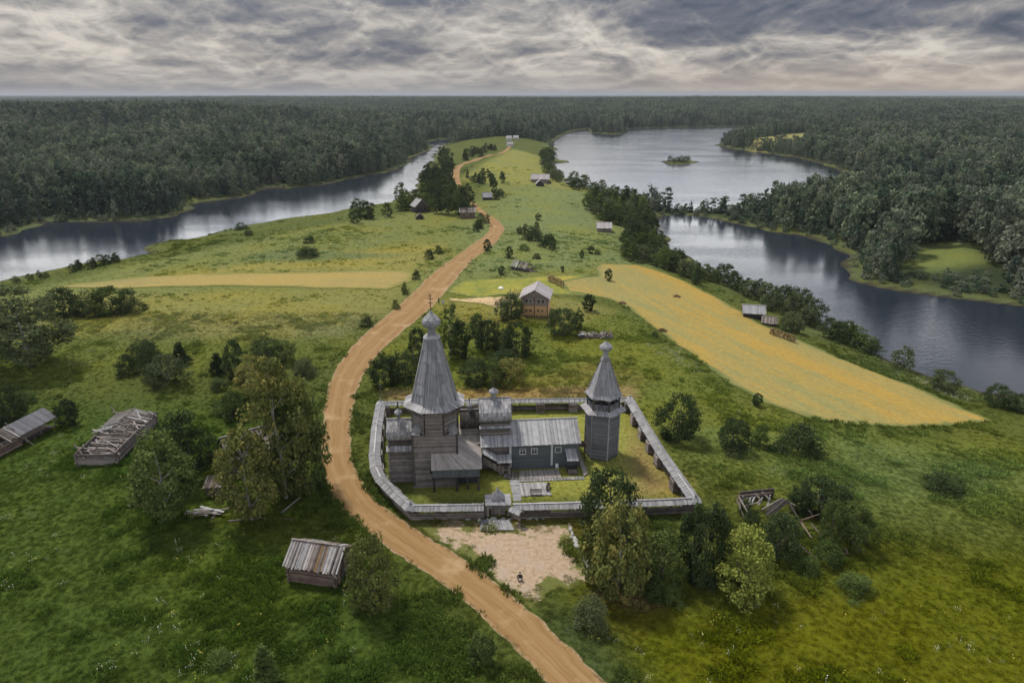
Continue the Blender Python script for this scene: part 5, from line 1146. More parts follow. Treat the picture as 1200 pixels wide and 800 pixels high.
# ================================================================== TREES
def crown_arrays(seed, kind, n_cl, per, leaf, r=.32):
    """Leaf sprays of a crown of height 1: returns vertices, quads, tones and the clump centres."""
    g = np.random.default_rng(seed)
    env = {'tall': lambda t: np.sin(np.clip((t - .10) / .90, 0, 1) ** .72 * math.pi) ** .62, 'round': lambda t: np.sin(np.clip((t + .06) / 1.06, 0, 1) ** .85 * math.pi) ** .55, 'weep': lambda t: np.sin(np.clip((t + .12) / 1.12, 0, 1) ** .95 * math.pi) ** .5,
           'cone': lambda t: np.clip(1.02 - t, 0, 1) ** .85 * (.35 + .65 * np.clip(t / .12, 0, 1)), 'bush': lambda t: np.clip(1 - t, 0, 1) ** .42, 'juniper': lambda t: np.sin(np.clip(t * .93 + .07, 0, 1) * math.pi) ** .6, 'open': lambda t: np.sin(np.clip((t - .16) / .84, 0, 1) ** .6 * math.pi) ** .7}[kind]
    lobes = g.uniform(0, 2 * math.pi, 5); la = g.uniform(.10, .26, 5)
    C = []
    while len(C) < n_cl:
        t = g.uniform(.0 if kind in ('bush', 'round', 'weep', 'juniper') else .06, .985); e = float(env(np.array(t)))
        if g.uniform() > e ** .8 + .06: continue
        a = g.uniform(0, 2 * math.pi)
        lob = 1 + sum(w_ * math.cos((i + 1) * (a - p_) + 4 * t * (i % 2)) for i, (p_, w_) in enumerate(zip(lobes, la))) * .55
        rf = e * r * lob * g.uniform(.42 if kind != 'open' else .25, 1.0) ** .6
        C.append((rf * math.cos(a), rf * math.sin(a), t))
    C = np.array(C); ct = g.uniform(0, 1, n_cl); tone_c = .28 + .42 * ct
    if kind in ('tall', 'open', 'weep'): tone_c += .14 * (C[:, 2] > .55) * (g.uniform(size=n_cl) < .5)  # some upper clumps lightened, lit crown tops put into the tone
    cr = {'tall': .075, 'round': .10, 'weep': .075, 'cone': .07, 'bush': .15, 'juniper': .09, 'open': .062}[kind] * g.uniform(.65, 1.3, n_cl) * (r / .32) ** .5
    idx = np.repeat(np.arange(n_cl), per); n = len(idx)
    d = g.normal(size=(n, 3)); d /= np.linalg.norm(d, axis=1)[:, None]; d[:, 2] = np.where(d[:, 2] < -.2, d[:, 2] * .4, d[:, 2])
    rad = g.uniform(.35, 1, n) ** .5
    st = np.array((1, 1, .85)) if kind in ('tall', 'round', 'bush', 'open', 'juniper') else (np.array((.75, .75, 1.9)) if kind == 'weep' else np.array((1.2, 1.2, .5)))
    pos = C[idx] + d * (rad * cr[idx])[:, None] * st
    pos[:, 2] = np.maximum(pos[:, 2], .012)
    out = C[idx] * np.array((1, 1, 0)) / r; out[:, 2] += .35
    nr = d * .8 + out * .5 + g.normal(size=(n, 3)) * .55; nr /= np.linalg.norm(nr, axis=1)[:, None]
    hv_ = g.normal(size=(n, 3));
    if kind == 'weep': hv_ = hv_ * .35 + np.array((0, 0, 1.0))
    t1 = hv_ - nr * (hv_ * nr).sum(1)[:, None]; t1 /= np.linalg.norm(t1, axis=1)[:, None]; t2 = np.cross(nr, t1)
    s_ = leaf * g.uniform(.55, 1.35, n)[:, None]; asp = 1.9 if kind == 'weep' else 1.25
    v = np.stack([pos - t1 * s_ * asp * .5, pos + t2 * s_ * .42 + nr * s_ * .10, pos + t1 * s_ * asp * .5, pos - t2 * s_ * .42 + nr * s_ * .10], 1).reshape(-1, 3)
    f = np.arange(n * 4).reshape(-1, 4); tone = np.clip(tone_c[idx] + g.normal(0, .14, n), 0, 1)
    return v, f, tone, C
def trunk_mb(C, kind, seed, r=.017):
    g = random.Random(seed); mb = MB(); top = .82 if kind not in ('bush', 'juniper') else .45
    bend = [(0, 0, -.02), (g.uniform(-.012, .012), g.uniform(-.012, .012), .3), (g.uniform(-.025, .025), g.uniform(-.025, .025), .58), (g.uniform(-.03, .03), g.uniform(-.03, .03), top)]
    for i in range(3): mb.log(bend[i], bend[i + 1], r * (1 - .29 * i), r * (1 - .29 * (i + 1)), 7)
    if kind in ('bush', 'round'):
        for i in range(4): a = g.uniform(0, 6.28); mb.log((0, 0, 0), (.14 * math.cos(a), .14 * math.sin(a), .5), r * .8, r * .3, 5)
    for i in range(12 if kind in ('tall', 'open') else 7):
        c = C[g.randrange(len(C))]; z0 = max(.12, c[2] - g.uniform(.12, .3)); q = np.array(bend); b = [float(np.interp(z0, q[:, 2], q[:, j])) for j in (0, 1)]
        mid = ((b[0] + c[0]) / 2, (b[1] + c[1]) / 2, z0 * .45 + c[2] * .55 - .02)
        mb.log((*b, z0), mid, r * .42, r * .28, 5); mb.log(mid, c, r * .28, r * .1, 4)
    return mb
PROTO = {}
def proto(kind, fol, bark, var, hi, r):
    key = (kind, fol, bark, var, hi)
    if key not in PROTO:
        n_cl, per, leaf = {'tall': (135, 58, .0245), 'open': (95, 54, .022), 'round': (100, 58, .034), 'weep': (155, 46, .027), 'cone': (125, 46, .031), 'bush': (62, 58, .048), 'juniper': (80, 52, .042)}[kind]
        if not hi: n_cl, per, leaf = int(n_cl * .7), int(per * .48), leaf * 1.45
        import zlib
        sd = zlib.crc32(repr(key).encode()) % 100000
        v, f, t, C = crown_arrays(sd, kind, n_cl, per, leaf, r)
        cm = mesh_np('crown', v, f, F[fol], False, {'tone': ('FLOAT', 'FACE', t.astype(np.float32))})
        PROTO[key] = (cm, trunk_mb(C, kind, sd).mesh('trunk', M[bark], True))
    return PROTO[key]
KR = {'tall': .30, 'open': .36, 'round': .46, 'weep': .36, 'cone': .24, 'bush': .62, 'juniper': .40}
TCOUNT = [0]
EXCL = []     # trunk positions, kept clear by the ground cover
def tree(name, label, px, py, wpx, hpx, kind, fol, bark='bark', group=None, hi=True, cat=None, gpos=None):
    g_ = gpos if gpos is not None else G(px, py)
    s_ = ppm(*g_); w_ = wpx / s_; a = math.atan2(CAM_H - g_[2], g_[1])
    h_ = max(w_ * .45, (hpx / s_ - .42 * w_ * math.sin(a)) / math.cos(a))
    TCOUNT[0] += 1; cm, tm = proto(kind, fol, bark, TCOUNT[0] % (3 if hi else 2), hi, KR[kind])
    o = thing(name, label, cat or ('shrub' if kind in ('bush', 'juniper') else 'tree'), g_, random.random() * 6.28, group)
    sx = w_ / (2 * KR[kind]) * .98
    o.scale = (sx * random.uniform(.93, 1.07), sx * random.uniform(.93, 1.07), h_)
    for nm, me in (('trunk', tm), ('crown', cm)): link(bpy.data.objects.new(nm, me), o)
    return o
T = [  # name, px, py, width, height, kind, foliage, bark, label
 ('willow_tree', 36, 430, 88, 104, 'tall', 'grey', 'birch_bark', 'big open grey green tree with several pale stems near the lake field'),
 ('shrub', 78, 371, 40, 38, 'round', 'dark', 'bark', 'tallest brownish green shrub at the water end of the field hedge'),
 ('shrub', 104, 369, 38, 32, 'bush', 'dark', 'bark', 'dark round shrub second from the water end of the field hedge'),
 ('shrub', 130, 368, 40, 36, 'round', 'leaf', 'bark', 'round shrub with brownish top in the field hedge'),
 ('shrub', 152, 366, 34, 30, 'bush', 'dark', 'bark', 'rounded dark shrub ending the field hedge on the meadow side'),
 ('shrub', 151, 438, 30, 26, 'bush', 'needle', 'bark', 'low dark bush on the lake side of the meadow thicket'),
 ('leafy_tree', 168, 424, 24, 32, 'round', 'dark', 'bark', 'small dark tree at the back of the meadow thicket'),
 ('leafy_tree', 180, 442, 30, 46, 'round', 'dark', 'bark', 'tall dark tree in the middle of the meadow thicket'),
 ('leafy_tree', 197, 450, 44, 42, 'round', 'grey', 'bark', 'broad grey green bush at the front of the meadow thicket'),
 ('leafy_tree', 213, 426, 22, 28, 'cone', 'needle', 'bark', 'small conifer at the road side of the meadow thicket'),
 ('spruce_tree', 256, 438, 20, 28, 'cone', 'needle', 'bark', 'small dark conifer beside a taller one behind the grove'),
 ('leafy_tree', 277, 442, 26, 46, 'juniper', 'dark', 'bark', 'slim dark tree rising just behind the grove'),
 ('leafy_tree', 312, 426, 38, 38, 'round', 'dark', 'bark', 'dark round tree at the far side of the grove'),
 ('leafy_tree', 334, 424, 36, 30, 'round', 'leaf', 'bark', 'lower green tree at the far side of the grove'),
 ('leafy_tree', 356, 440, 30, 24, 'bush', 'grey', 'bark', 'greyish bush between the grove and the road bend'),
 ('shrub', 257, 456, 26, 17, 'bush', 'dark', 'bark', 'flat dark bush in the meadow behind the grove'),
 ('leafy_tree', 273, 492, 26, 38, 'juniper', 'leaf', 'bark', 'narrow green tree on the far edge of the grove'),
 ('birch_tree', 297, 468, 44, 58, 'tall', 'birch', 'birch_bark', 'yellowish tree leaning out from the far grove edge'),
 ('birch_tree', 336, 585, 82, 170, 'tall', 'birch', 'birch_bark', 'tallest tree of the grove with yellow tipped crown beside the road'),
 ('birch_tree', 356, 572, 58, 118, 'weep', 'leaf', 'birch_bark', 'drooping green tree on the road side of the tallest grove tree'),
 ('birch_tree', 296, 610, 68, 116, 'tall', 'birch', 'birch_bark', 'leafy birch with golden tips hiding the old house'),
 ('birch_tree', 197, 610, 74, 112, 'tall', 'leaf', 'birch_bark', 'broad green birch standing between ruined barn and board heap'),
 ('spruce_tree', 219, 560, 60, 84, 'round', 'needle', 'bark', 'very dark dense tree between the ruined barn and the old house'),
 ('shrub', 268, 482, 40, 24, 'bush', 'weed', 'bark', 'low light green bush in the far grove undergrowth'),
 ('leafy_tree', 438, 708, 62, 88, 'round', 'birch', 'bark', 'bushy tree with light leaf tips right against the striped barn'),
 ('spruce_tree', 563, 776, 32, 38, 'juniper', 'leaf', 'bark', 'small bright conical bush in lush grass by the road'),
 ('spruce_tree', 312, 800, 36, 50, 'cone', 'weed', 'bark', 'young pale spruce in the grass at the bottom of the view'),
 ('shrub', 258, 777, 34, 20, 'bush', 'weed', 'bark', 'low weedy bush beside the young pale spruce'),
 ('shrub', 82, 498, 26, 34, 'juniper', 'needle', 'bark', 'dark bush at the sheet roofed end of the long shed'),
 ('shrub', 14, 494, 40, 48, 'round', 'dark', 'bark', 'large dark bush behind the long shed'),
 ('shrub', -14, 500, 50, 52, 'round', 'leaf', 'bark', 'green bush behind the stripped end of the long shed'),
 ('shrub', 34, 470, 22, 16, 'bush', 'weed', 'bark', 'low pale bush in weeds behind the long shed'),
 ('leafy_tree', 450, 452, 36, 42, 'round', 'dark', 'bark', 'round dark tree nearest the road behind the log church'),
 ('leafy_tree', 472, 448, 36, 44, 'round', 'dark', 'bark', 'round dark tree between road side tree and church spire'),
 ('leafy_tree', 491, 424, 24, 44, 'round', 'dark', 'bark', 'dark tree half hidden behind the church spire'),
 ('birch_tree', 528, 420, 32, 72, 'open', 'leaf', 'birch_bark', 'tall thin tree with gaps just beside the church dome'),
 ('leafy_tree', 540, 420, 26, 46, 'juniper', 'needle', 'bark', 'dark pointed tree at the foot of the tall thin tree'),
 ('leafy_tree', 559, 394, 20, 28, 'round', 'dark', 'bark', 'small dark tree below the bare earth track'),
 ('leafy_tree', 572, 412, 32, 42, 'round', 'dark', 'bark', 'dark tree in the middle of the thicket behind the churches'),
 ('leafy_tree', 590, 412, 26, 30, 'round', 'grey', 'bark', 'grey green tree between two dark trees of the thicket'),
 ('leafy_tree', 606, 420, 36, 46, 'round', 'needle', 'bark', 'broad very dark tree below the golden log house'),
 ('leafy_tree', 599, 374, 28, 32, 'weep', 'grey', 'bark', 'grey green willow touching the corner of the golden house'),
 ('shrub', 558, 450, 34, 38, 'round', 'dark', 'bark', 'dark bush above the barrel roofs on the spire side'),
 ('shrub', 577, 452, 32, 34, 'round', 'leaf', 'bark', 'mid green bush above the barrel roofs'),
 ('shrub', 597, 450, 38, 36, 'round', 'birch', 'bark', 'light tipped bush above the long pale roof'),
 ('leafy_tree', 590, 436, 40, 34, 'round', 'dark', 'bark', 'dark bush behind the light tipped bush'),
 ('leafy_tree', 659, 392, 36, 36, 'round', 'dark', 'bark', 'round dark tree on the field side of the golden house'),
 ('leafy_tree', 677, 386, 14, 26, 'juniper', 'leaf', 'bark', 'narrow green tree beside round dark tree near log heap'),
 ('juniper', 690, 364, 16, 21, 'juniper', 'needle', 'bark', 'egg shaped dark juniper below the golden field'),
 ('juniper', 713, 329, 10, 15, 'juniper', 'needle', 'bark', 'pointed juniper alone inside the golden field'),
 ('shrub', 767, 395, 9, 9, 'bush', 'dark', 'bark', 'small dark bush on lower golden field edge'),
 ('leafy_tree', 795, 512, 48, 58, 'round', 'needle', 'bark', 'large dense dark tree alone beyond the fence'),
 ('leafy_tree', 861, 526, 40, 42, 'round', 'dark', 'bark', 'rounded tree above weeds between lone tree and flat bush'),
 ('shrub', 935, 528, 54, 38, 'bush', 'needle', 'bark', 'wide dark bush below the golden field corner'),
 ('shrub', 890, 522, 24, 28, 'bush', 'weed', 'bark', 'pale weedy bush between rounded tree and wide dark bush'),
 ('shrub', 861, 534, 18, 14, 'bush', 'grey', 'bark', 'small grey bush at the foot of the rounded tree'),
 ('juniper', 887, 475, 13, 16, 'juniper', 'needle', 'bark', 'small round juniper on the lower edge of golden field'),
 ('leafy_tree', 713, 626, 70, 94, 'round', 'dark', 'bark', 'tall dark tree in front of the bell tower'),
 ('birch_tree', 724, 692, 78, 108, 'weep', 'birch', 'birch_bark', 'big weeping birch with brownish top beside the sandy yard'),
 ('leafy_tree', 776, 682, 56, 66, 'round', 'leaf', 'bark', 'mid green leafy tree between birch and dark conifer'),
 ('spruce_tree', 824, 680, 54, 92, 'weep', 'needle', 'bark', 'dark drooping conifer like tree in front of fence corner'),
 ('leafy_tree', 870, 694, 72, 84, 'round', 'lime', 'bark', 'bright yellow green leafy tree beside the dark conifer'),
 ('spruce_tree', 764, 704, 20, 40, 'cone', 'leaf', 'bark', 'young spruce at the foot of the drooping trees'),
 ('shrub', 786, 704, 30, 22, 'bush', 'leaf', 'bark', 'low leafy bush beside the young spruce'),
 ('shrub', 742, 690, 30, 26, 'bush', 'weed', 'bark', 'light green bush at the foot of weeping birch'),
 ('shrub', 690, 735, 44, 44, 'bush', 'grey', 'bark', 'mound of grey green weeds beside the road'),
 ('leafy_tree', 960, 596, 58, 46, 'round', 'needle', 'bark', 'dark rounded tree behind the fallen house'),
 ('leafy_tree', 911, 650, 50, 58, 'round', 'dark', 'bark', 'dark bushy tree in front of the fallen house'),
 ('leafy_tree', 880, 616, 24, 24, 'bush', 'dark', 'bark', 'dark green bush before the gable of the fallen house'),
 ('shrub', 872, 600, 18, 18, 'bush', 'leaf', 'bark', 'small bush at the gable foot of the fallen house'),
 ('shrub', 945, 668, 30, 24, 'bush', 'weed', 'bark', 'weedy bush under the lowest broken rafters'),
 ('leafy_tree', 938, 600, 30, 36, 'round', 'dark', 'bark', 'dark tree behind the crossed rafters'),
 ('leafy_tree', 971, 640, 32, 56, 'round', 'leaf', 'bark', 'fresh green round tree beside the broken rafters'),
 ('leafy_tree', 998, 638, 44, 56, 'round', 'leaf', 'bark', 'outermost green round tree by the fallen house'),
 ('shrub', 970, 660, 34, 32, 'bush', 'weed', 'bark', 'bright bush by the lowest beams of the fallen house'),
 ('shrub', 1000, 690, 44, 26, 'bush', 'weed', 'bark', 'low light weeds mound below the fallen house'),
 ('shrub', 1105, 574, 46, 19, 'bush', 'dark', 'bark', 'flat dark bush alone in the rough meadow'),
 ('shrub', 362, 301, 28, 12, 'bush', 'dark', 'bark', 'long dark bush in the left meadow'),
 ('shrub', 363, 285, 13, 10, 'bush', 'dark', 'bark', 'small dark bush above the long meadow bush'),
 ('shrub', 283, 269, 17, 8, 'bush', 'dark', 'bark', 'low dark bush at the lake shore of left meadow'),
 ('shrub', 292, 276, 10, 8, 'bush', 'dark', 'bark', 'small bush just below the shore bush'),
 ('shrub', 503, 303, 13, 12, 'bush', 'dark', 'bark', 'roadside bush lower of a pair on the meadow'),
 ('shrub', 514, 297, 11, 10, 'bush', 'dark', 'bark', 'roadside bush upper of a pair on the meadow'),
 ('shrub', 571, 294, 10, 14, 'juniper', 'dark', 'bark', 'round bush on the road edge at the bend'),
 ('shrub', 430, 382, 15, 14, 'bush', 'dark', 'bark', 'lone dark bush between straw field and road'),
 ('shrub', 464, 362, 10, 12, 'bush', 'leaf', 'bark', 'thin green bush by the road below straw field'),
 ('shrub', 475, 344, 11, 14, 'bush', 'leaf', 'bark', 'pale bush by the road at straw field corner'),
 ('shrub', 488, 327, 9, 12, 'bush', 'dark', 'bark', 'dark bush at the straw field end'),
 ('shrub', 597, 302, 9, 14, 'juniper', 'dark', 'bark', 'dark upright bush above the collapsed barn'),
 ('shrub', 588, 322, 9, 11, 'juniper', 'dark', 'bark', 'round dark bush before the collapsed barn'),
 ('shrub', 614, 293, 14, 8, 'bush', 'leaf', 'bark', 'flat bush above the collapsed barn'),
 ('shrub', 629, 303, 10, 7, 'bush', 'dark', 'bark', 'tiny dark bush between collapsed barn and conifers'),
 ('shrub', 659, 319, 4, 8, 'juniper', 'needle', 'bark', 'tiny upright juniper above the hay rack'),
 ('shrub', 692, 297, 8, 10, 'juniper', 'dark', 'bark', 'upright bush above the golden field end'),
 ('shrub', 700, 298, 9, 6, 'bush', 'dark', 'bark', 'low bush beside the upright bush above golden field'),
 ('shrub', 682, 302, 6, 9, 'juniper', 'dark', 'bark', 'thin bush left of the pair above golden field'),
 ('shrub', 631, 258, 8, 9, 'juniper', 'dark', 'bark', 'lone dark bush in the middle of the far meadow'),
 ('leafy_tree', 1104, 457, 31, 28, 'round', 'grey', 'bark', 'lone round willow between golden field and lake'),
 ('leafy_tree', 1166, 476, 30, 30, 'round', 'dark', 'bark', 'dark tree on the shore at field end'),
 ('leafy_tree', 1190, 481, 26, 26, 'round', 'dark', 'bark', 'dark shore tree next to field end tree'),
 ('leafy_tree', 1215, 486, 34, 26, 'round', 'grey', 'bark', 'last grey green shore tree at the picture edge'),
 ('leafy_tree', 925, 388, 24, 24, 'weep', 'grey', 'bark', 'pale willow beside the hay rack near the shore cabin'),
 ('leafy_tree', 578, 226, 9, 20, 'juniper', 'dark', 'bark', 'upright dark tree by the road cottage'),
]
for nm, px, py, w_, h_, kd, fo, bk, lab in T: tree(nm, lab, px, py, w_, h_, kd, fo, bk)

# rows and belts of like trees
def belt(pts, n, label, group, name, wr, hr_, kinds, fols, jx=2.0, jy=1.5, end=''):
    """Trees along a line of photo points."""
    q = np.array(pts, float); s_ = np.concatenate([[0], np.cumsum(np.hypot(*np.diff(q, axis=0).T))]); got = 0
    for i in range(n):
        t = (i + .5 + random.uniform(-.3, .3)) / n * s_[-1]; px, py = np.interp(t, s_, q[:, 0]) + random.gauss(0, jx), np.interp(t, s_, q[:, 1]) + random.gauss(0, jy)
        g_ = G(px, py)
        if water_d([g_[:2]])[0] > -1.0: continue
        got += 1
        tree(name, ORD[got - 1] + ' ' + label + ', counted from ' + end, px, py, random.uniform(*wr), random.uniform(*hr_), random.choice(kinds), random.choice(fols), 'bark', group, False, gpos=g_)
def fill(poly, n, label, group, name, wr, hr_, kinds, fols, mind=3.0):
    """Trees scattered over an outline of photo points."""
    q = np.array(poly, float); lo, hi = q.min(0), q.max(0); got = []
    for _ in range(n * 60):
        if len(got) >= n: break
        p_ = np.array((random.uniform(lo[0], hi[0]), random.uniform(lo[1], hi[1])))
        if sdist([p_], q)[0] < 0 or any(abs(p_[0] - b[0]) < mind and abs(p_[1] - b[1]) < mind * .5 for b in got): continue
        g_ = G(*p_)
        if water_d([g_[:2]])[0] > -1.5 or sdist([g_[:2]], ROADPOLY)[0] > -1.5: continue
        got.append(p_); tree(name, label, p_[0], p_[1], random.uniform(*wr), random.uniform(*hr_), random.choice(kinds), random.choice(fols), 'bark', group, False, gpos=g_)
DK = ['dark', 'dark', 'leaf', 'grey']
belt([(733, 305), (760, 308), (790, 318), (824, 333)], 12, 'dark tree in shore row above upper golden field', 'shore row, upper golden field', 'leafy_tree', (14, 20), (18, 30), ['round', 'tall', 'cone'], DK, end='meadow end')
belt([(745, 302), (775, 306), (815, 322), (850, 334)], 13, 'dark waterside tree beyond upper golden field', 'waterside row, upper field', 'leafy_tree', (13, 20), (14, 24), ['round', 'round', 'tall'], DK, end='meadow end')
belt([(850, 334), (880, 348), (902, 358)], 7, 'leafy tree in shore row above the cabin', 'shore row above the cabin', 'leafy_tree', (16, 24), (18, 28), ['round', 'tall'], DK, end='far end')
belt([(905, 362), (930, 372), (955, 384)], 10, 'bushy tree in the clump beside the shore cabin', 'clump by the shore cabin', 'leafy_tree', (20, 30), (26, 36), ['round', 'round'], ['dark', 'grey'], 2.5, 2.5, end='cabin')
belt([(972, 396), (1000, 406), (1022, 414), (1060, 432)], 15, 'bushy tree in lower shore row along golden field', 'lower shore row, golden field', 'leafy_tree', (20, 28), (20, 32), ['round', 'round', 'tall'], DK, end='cabin end')
belt([(18, 332), (44, 327), (60, 323)], 4, 'shrub on the lake shore below the hay meadow', 'lake shore shrubs, low end', 'shrub', (8, 13), (7, 11), ['bush', 'round'], ['dark'], 1, .8, end='picture edge')
belt([(82, 319), (100, 316), (112, 313), (126, 310), (140, 307)], 7, 'small tree on lake shore beyond the hay meadow', 'lake shore trees by the hay meadow', 'leafy_tree', (9, 13), (10, 15), ['round', 'juniper', 'cone'], ['dark', 'needle'], 1, .6, end='picture edge side')
fill([(416, 262), (418, 252), (440, 248), (462, 254), (460, 261)], 5, 'round dark tree in the small clump above the straw field', 'clump above the straw field', 'leafy_tree', (14, 20), (16, 22), ['round'], ['dark', 'needle'], 5)
fill([(464, 252), (468, 240), (486, 236), (520, 234), (552, 232), (558, 246), (540, 256), (520, 252), (508, 250), (480, 248)], 22, 'dark tree in the wood around the roadside houses', 'wood around the roadside houses', 'leafy_tree', (14, 22), (20, 34), ['round', 'tall', 'tall', 'cone'], ['dark', 'dark', 'needle', 'leaf'], 6)
fill([(497, 236), (496, 214), (502, 200), (512, 188), (526, 184), (530, 200), (528, 216), (536, 226), (530, 234)], 34, 'dark tree in the narrow wood between lake and road', 'narrow wood between lake and road', 'leafy_tree', (9, 15), (12, 20), ['round', 'tall', 'cone'], ['dark', 'dark', 'needle'], 4)
fill([(538, 186), (546, 182), (560, 178), (580, 176), (586, 180), (566, 186), (550, 190)], 12, 'small tree along the far bend of the road', 'trees at the far road bend', 'leafy_tree', (7, 11), (7, 11), ['round', 'cone'], ['dark', 'needle'], 4)
fill([(543, 213), (545, 207), (560, 207), (592, 210), (592, 216), (560, 216)], 16, 'small conifer in the thicket crossing the far meadow', 'thicket across the far meadow', 'spruce_tree', (5, 9), (6, 12), ['cone', 'round', 'juniper'], ['needle', 'dark'], 4)
fill([(577, 231), (590, 227), (592, 231), (580, 235)], 5, 'small dark tree behind the road cottage', 'trees behind the road cottage', 'leafy_tree', (6, 9), (7, 9), ['round', 'juniper'], ['dark'], 3)
belt([(568, 262), (562, 268), (558, 274), (565, 256)], 6, 'dark bush inside the road bend', 'bushes inside the road bend', 'shrub', (8, 11), (9, 13), ['juniper', 'bush'], ['dark'], 1, 1, end='house end')
fill([(605, 282), (610, 268), (622, 268), (640, 278), (656, 290), (650, 294), (630, 288)], 18, 'small dark conifer in the thicket on the far meadow slope', 'conifer thicket on the meadow slope', 'spruce_tree', (7, 12), (8, 15), ['cone', 'juniper', 'round'], ['needle', 'dark'], 5)
fill([(640, 206), (636, 188), (640, 178), (650, 182), (646, 196), (658, 206), (664, 214), (650, 214)], 22, 'waterside tree in the belt by the long far barn', 'belt by the long far barn', 'leafy_tree', (8, 13), (8, 15), ['round', 'tall'], ['dark', 'grey', 'leaf'], 4)
belt([(664, 219), (684, 223), (705, 228), (732, 235), (752, 243)], 17, 'waterside tree along the far lake below meadow', 'trees along the far lake', 'leafy_tree', (10, 16), (11, 19), ['round', 'tall'], ['dark', 'grey', 'leaf'], 2, 1.2, end='barn end')
fill([(684, 250), (690, 238), (712, 232), (745, 240), (758, 250), (760, 262), (745, 270), (715, 262), (700, 256)], 38, 'dark tree in the wood between the two lakes', 'wood between the two lakes', 'leafy_tree', (12, 19), (14, 24), ['round', 'tall', 'tall', 'cone'], ['dark', 'dark', 'grey', 'leaf'], 5)
fill([(736, 300), (728, 282), (742, 270), (762, 268), (772, 284), (780, 300), (760, 304)], 20, 'tree in the shore wood below the lone meadow barn', 'shore wood below the meadow barn', 'leafy_tree', (13, 20), (16, 32), ['round', 'tall', 'cone'], ['dark', 'dark', 'needle', 'leaf'], 6)
fill([(784, 189.5), (800, 188.6), (810, 190), (790, 191)], 6, 'small tree on the tiny lake island', 'trees on the lake island', 'leafy_tree', (5, 8), (5, 8), ['round'], ['dark'], 3)
print('individual trees', TCOUNT[0])

# ================================================================== SCATTERED COVER (one object each, instanced)
def scatter(name, pts, var, rot, scl, tintc, protos, label=None):
    me = bpy.data.meshes.new(name); me.vertices.add(len(pts)); me.vertices.foreach_set('co', np.asarray(pts, np.float32).ravel())
    for nm, typ, val in (('variant', 'INT', np.asarray(var, np.int32)), ('turn', 'FLOAT_VECTOR', np.asarray(rot, np.float32)), ('size', 'FLOAT_VECTOR', np.asarray(scl, np.float32)), ('tint', 'FLOAT_COLOR', np.asarray(tintc, np.float32))):
        at = me.attributes.new(nm, typ, 'POINT'); at.data.foreach_set({'INT': 'value', 'FLOAT_VECTOR': 'vector', 'FLOAT_COLOR': 'color'}[typ], val.ravel())
    o = surf(name, me, 'stuff')
    if label: o['label'] = label
    c = bpy.data.collections.new(name + '_pieces')
    for i, p_ in enumerate(protos): c.objects.link(bpy.data.objects.new('%s_piece_%02d' % (name, i), p_))
    gn = bpy.data.node_groups.new(name, 'GeometryNodeTree'); gn.interface.new_socket('Geometry', in_out='INPUT', socket_type='NodeSocketGeometry'); gn.interface.new_socket('Geometry', in_out='OUTPUT', socket_type='NodeSocketGeometry')
    N = gn.nodes; gi, go = N.new('NodeGroupInput'), N.new('NodeGroupOutput'); ip = N.new('GeometryNodeInstanceOnPoints'); ci = N.new('GeometryNodeCollectionInfo')
    ci.inputs[0].default_value = c; ci.inputs['Separate Children'].default_value = True; ci.inputs['Reset Children'].default_value = True
    def na(nm, typ):
        a = N.new('GeometryNodeInputNamedAttribute'); a.data_type = typ; a.inputs[0].default_value = nm; return a.outputs[0]
    lk = gn.links.new; lk(gi.outputs[0], ip.inputs['Points']); lk(ci.outputs[0], ip.inputs['Instance']); ip.inputs['Pick Instance'].default_value = True
    lk(na('variant', 'INT'), ip.inputs['Instance Index']); lk(na('turn', 'FLOAT_VECTOR'), ip.inputs['Rotation']); lk(na('size', 'FLOAT_VECTOR'), ip.inputs['Scale']); lk(ip.outputs[0], go.inputs[0])
    md = o.modifiers.new('scatter', 'NODES'); md.node_group = gn; return o
def vnoise(x, y, s_, seed):
    """Smooth value noise, 0 to 1."""
    g = np.random.default_rng(seed).uniform(0, 1, (128, 128)); u, v = x / s_, y / s_; i, j = np.floor(u).astype(int), np.floor(v).astype(int); fu, fv = u - i, v - j; fu, fv = fu * fu * (3 - 2 * fu), fv * fv * (3 - 2 * fv)
    a = lambda p_, q: g[p_ % 128, q % 128]
    return (a(i, j) * (1 - fu) + a(i + 1, j) * fu) * (1 - fv) + (a(i, j + 1) * (1 - fu) + a(i + 1, j + 1) * fu) * fv
def in_view(x, y, m=1.12, top=0):
    d = y * math.cos(PITCH) + (CAM_H) * math.sin(PITCH); return (np.abs(x) < d * .75 * m + 20) & (y > 38)

# the forest
FP = []
specs = [('tall', .30, 46, 16, .058), ('tall', .26, 44, 16, .058), ('round', .40, 44, 15, .070), ('round', .34, 44, 16, .066), ('cone', .20, 46, 13, .060), ('cone', .17, 44, 13, .058), ('tall', .22, 40, 15, .058)]
for i, (kd, rr, ncl, per, lf) in enumerate(specs):
    v, f, t, C = crown_arrays(900 + i, kd, ncl, per, lf, rr)
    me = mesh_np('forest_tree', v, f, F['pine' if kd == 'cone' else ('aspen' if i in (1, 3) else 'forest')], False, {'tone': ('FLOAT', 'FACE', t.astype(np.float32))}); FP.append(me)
for i in range(4):      # groups of crowns for the far woods
    vs, fs, ts = [], [], []; b = 0
    for j in range(11):
        kd, rr, *_ = specs[random.randrange(7)]; v, f, t, C = crown_arrays(500 + i * 20 + j, kd, 20, 8, .10, rr); hgt_ = random.uniform(.75, 1.25)
        v = v * np.array((hgt_, hgt_, hgt_)) + np.array((random.uniform(-1.2, 1.2), random.uniform(-1.2, 1.2), 0)); vs.append(v); fs.append(f + b); ts.append(t * .6 + random.uniform(0, .4)); b += len(v)
    FP.append(mesh_np('forest_clump', np.concatenate(vs), np.concatenate(fs), F['forest'], False, {'tone': ('FLOAT', 'FACE', np.concatenate(ts).astype(np.float32))}))
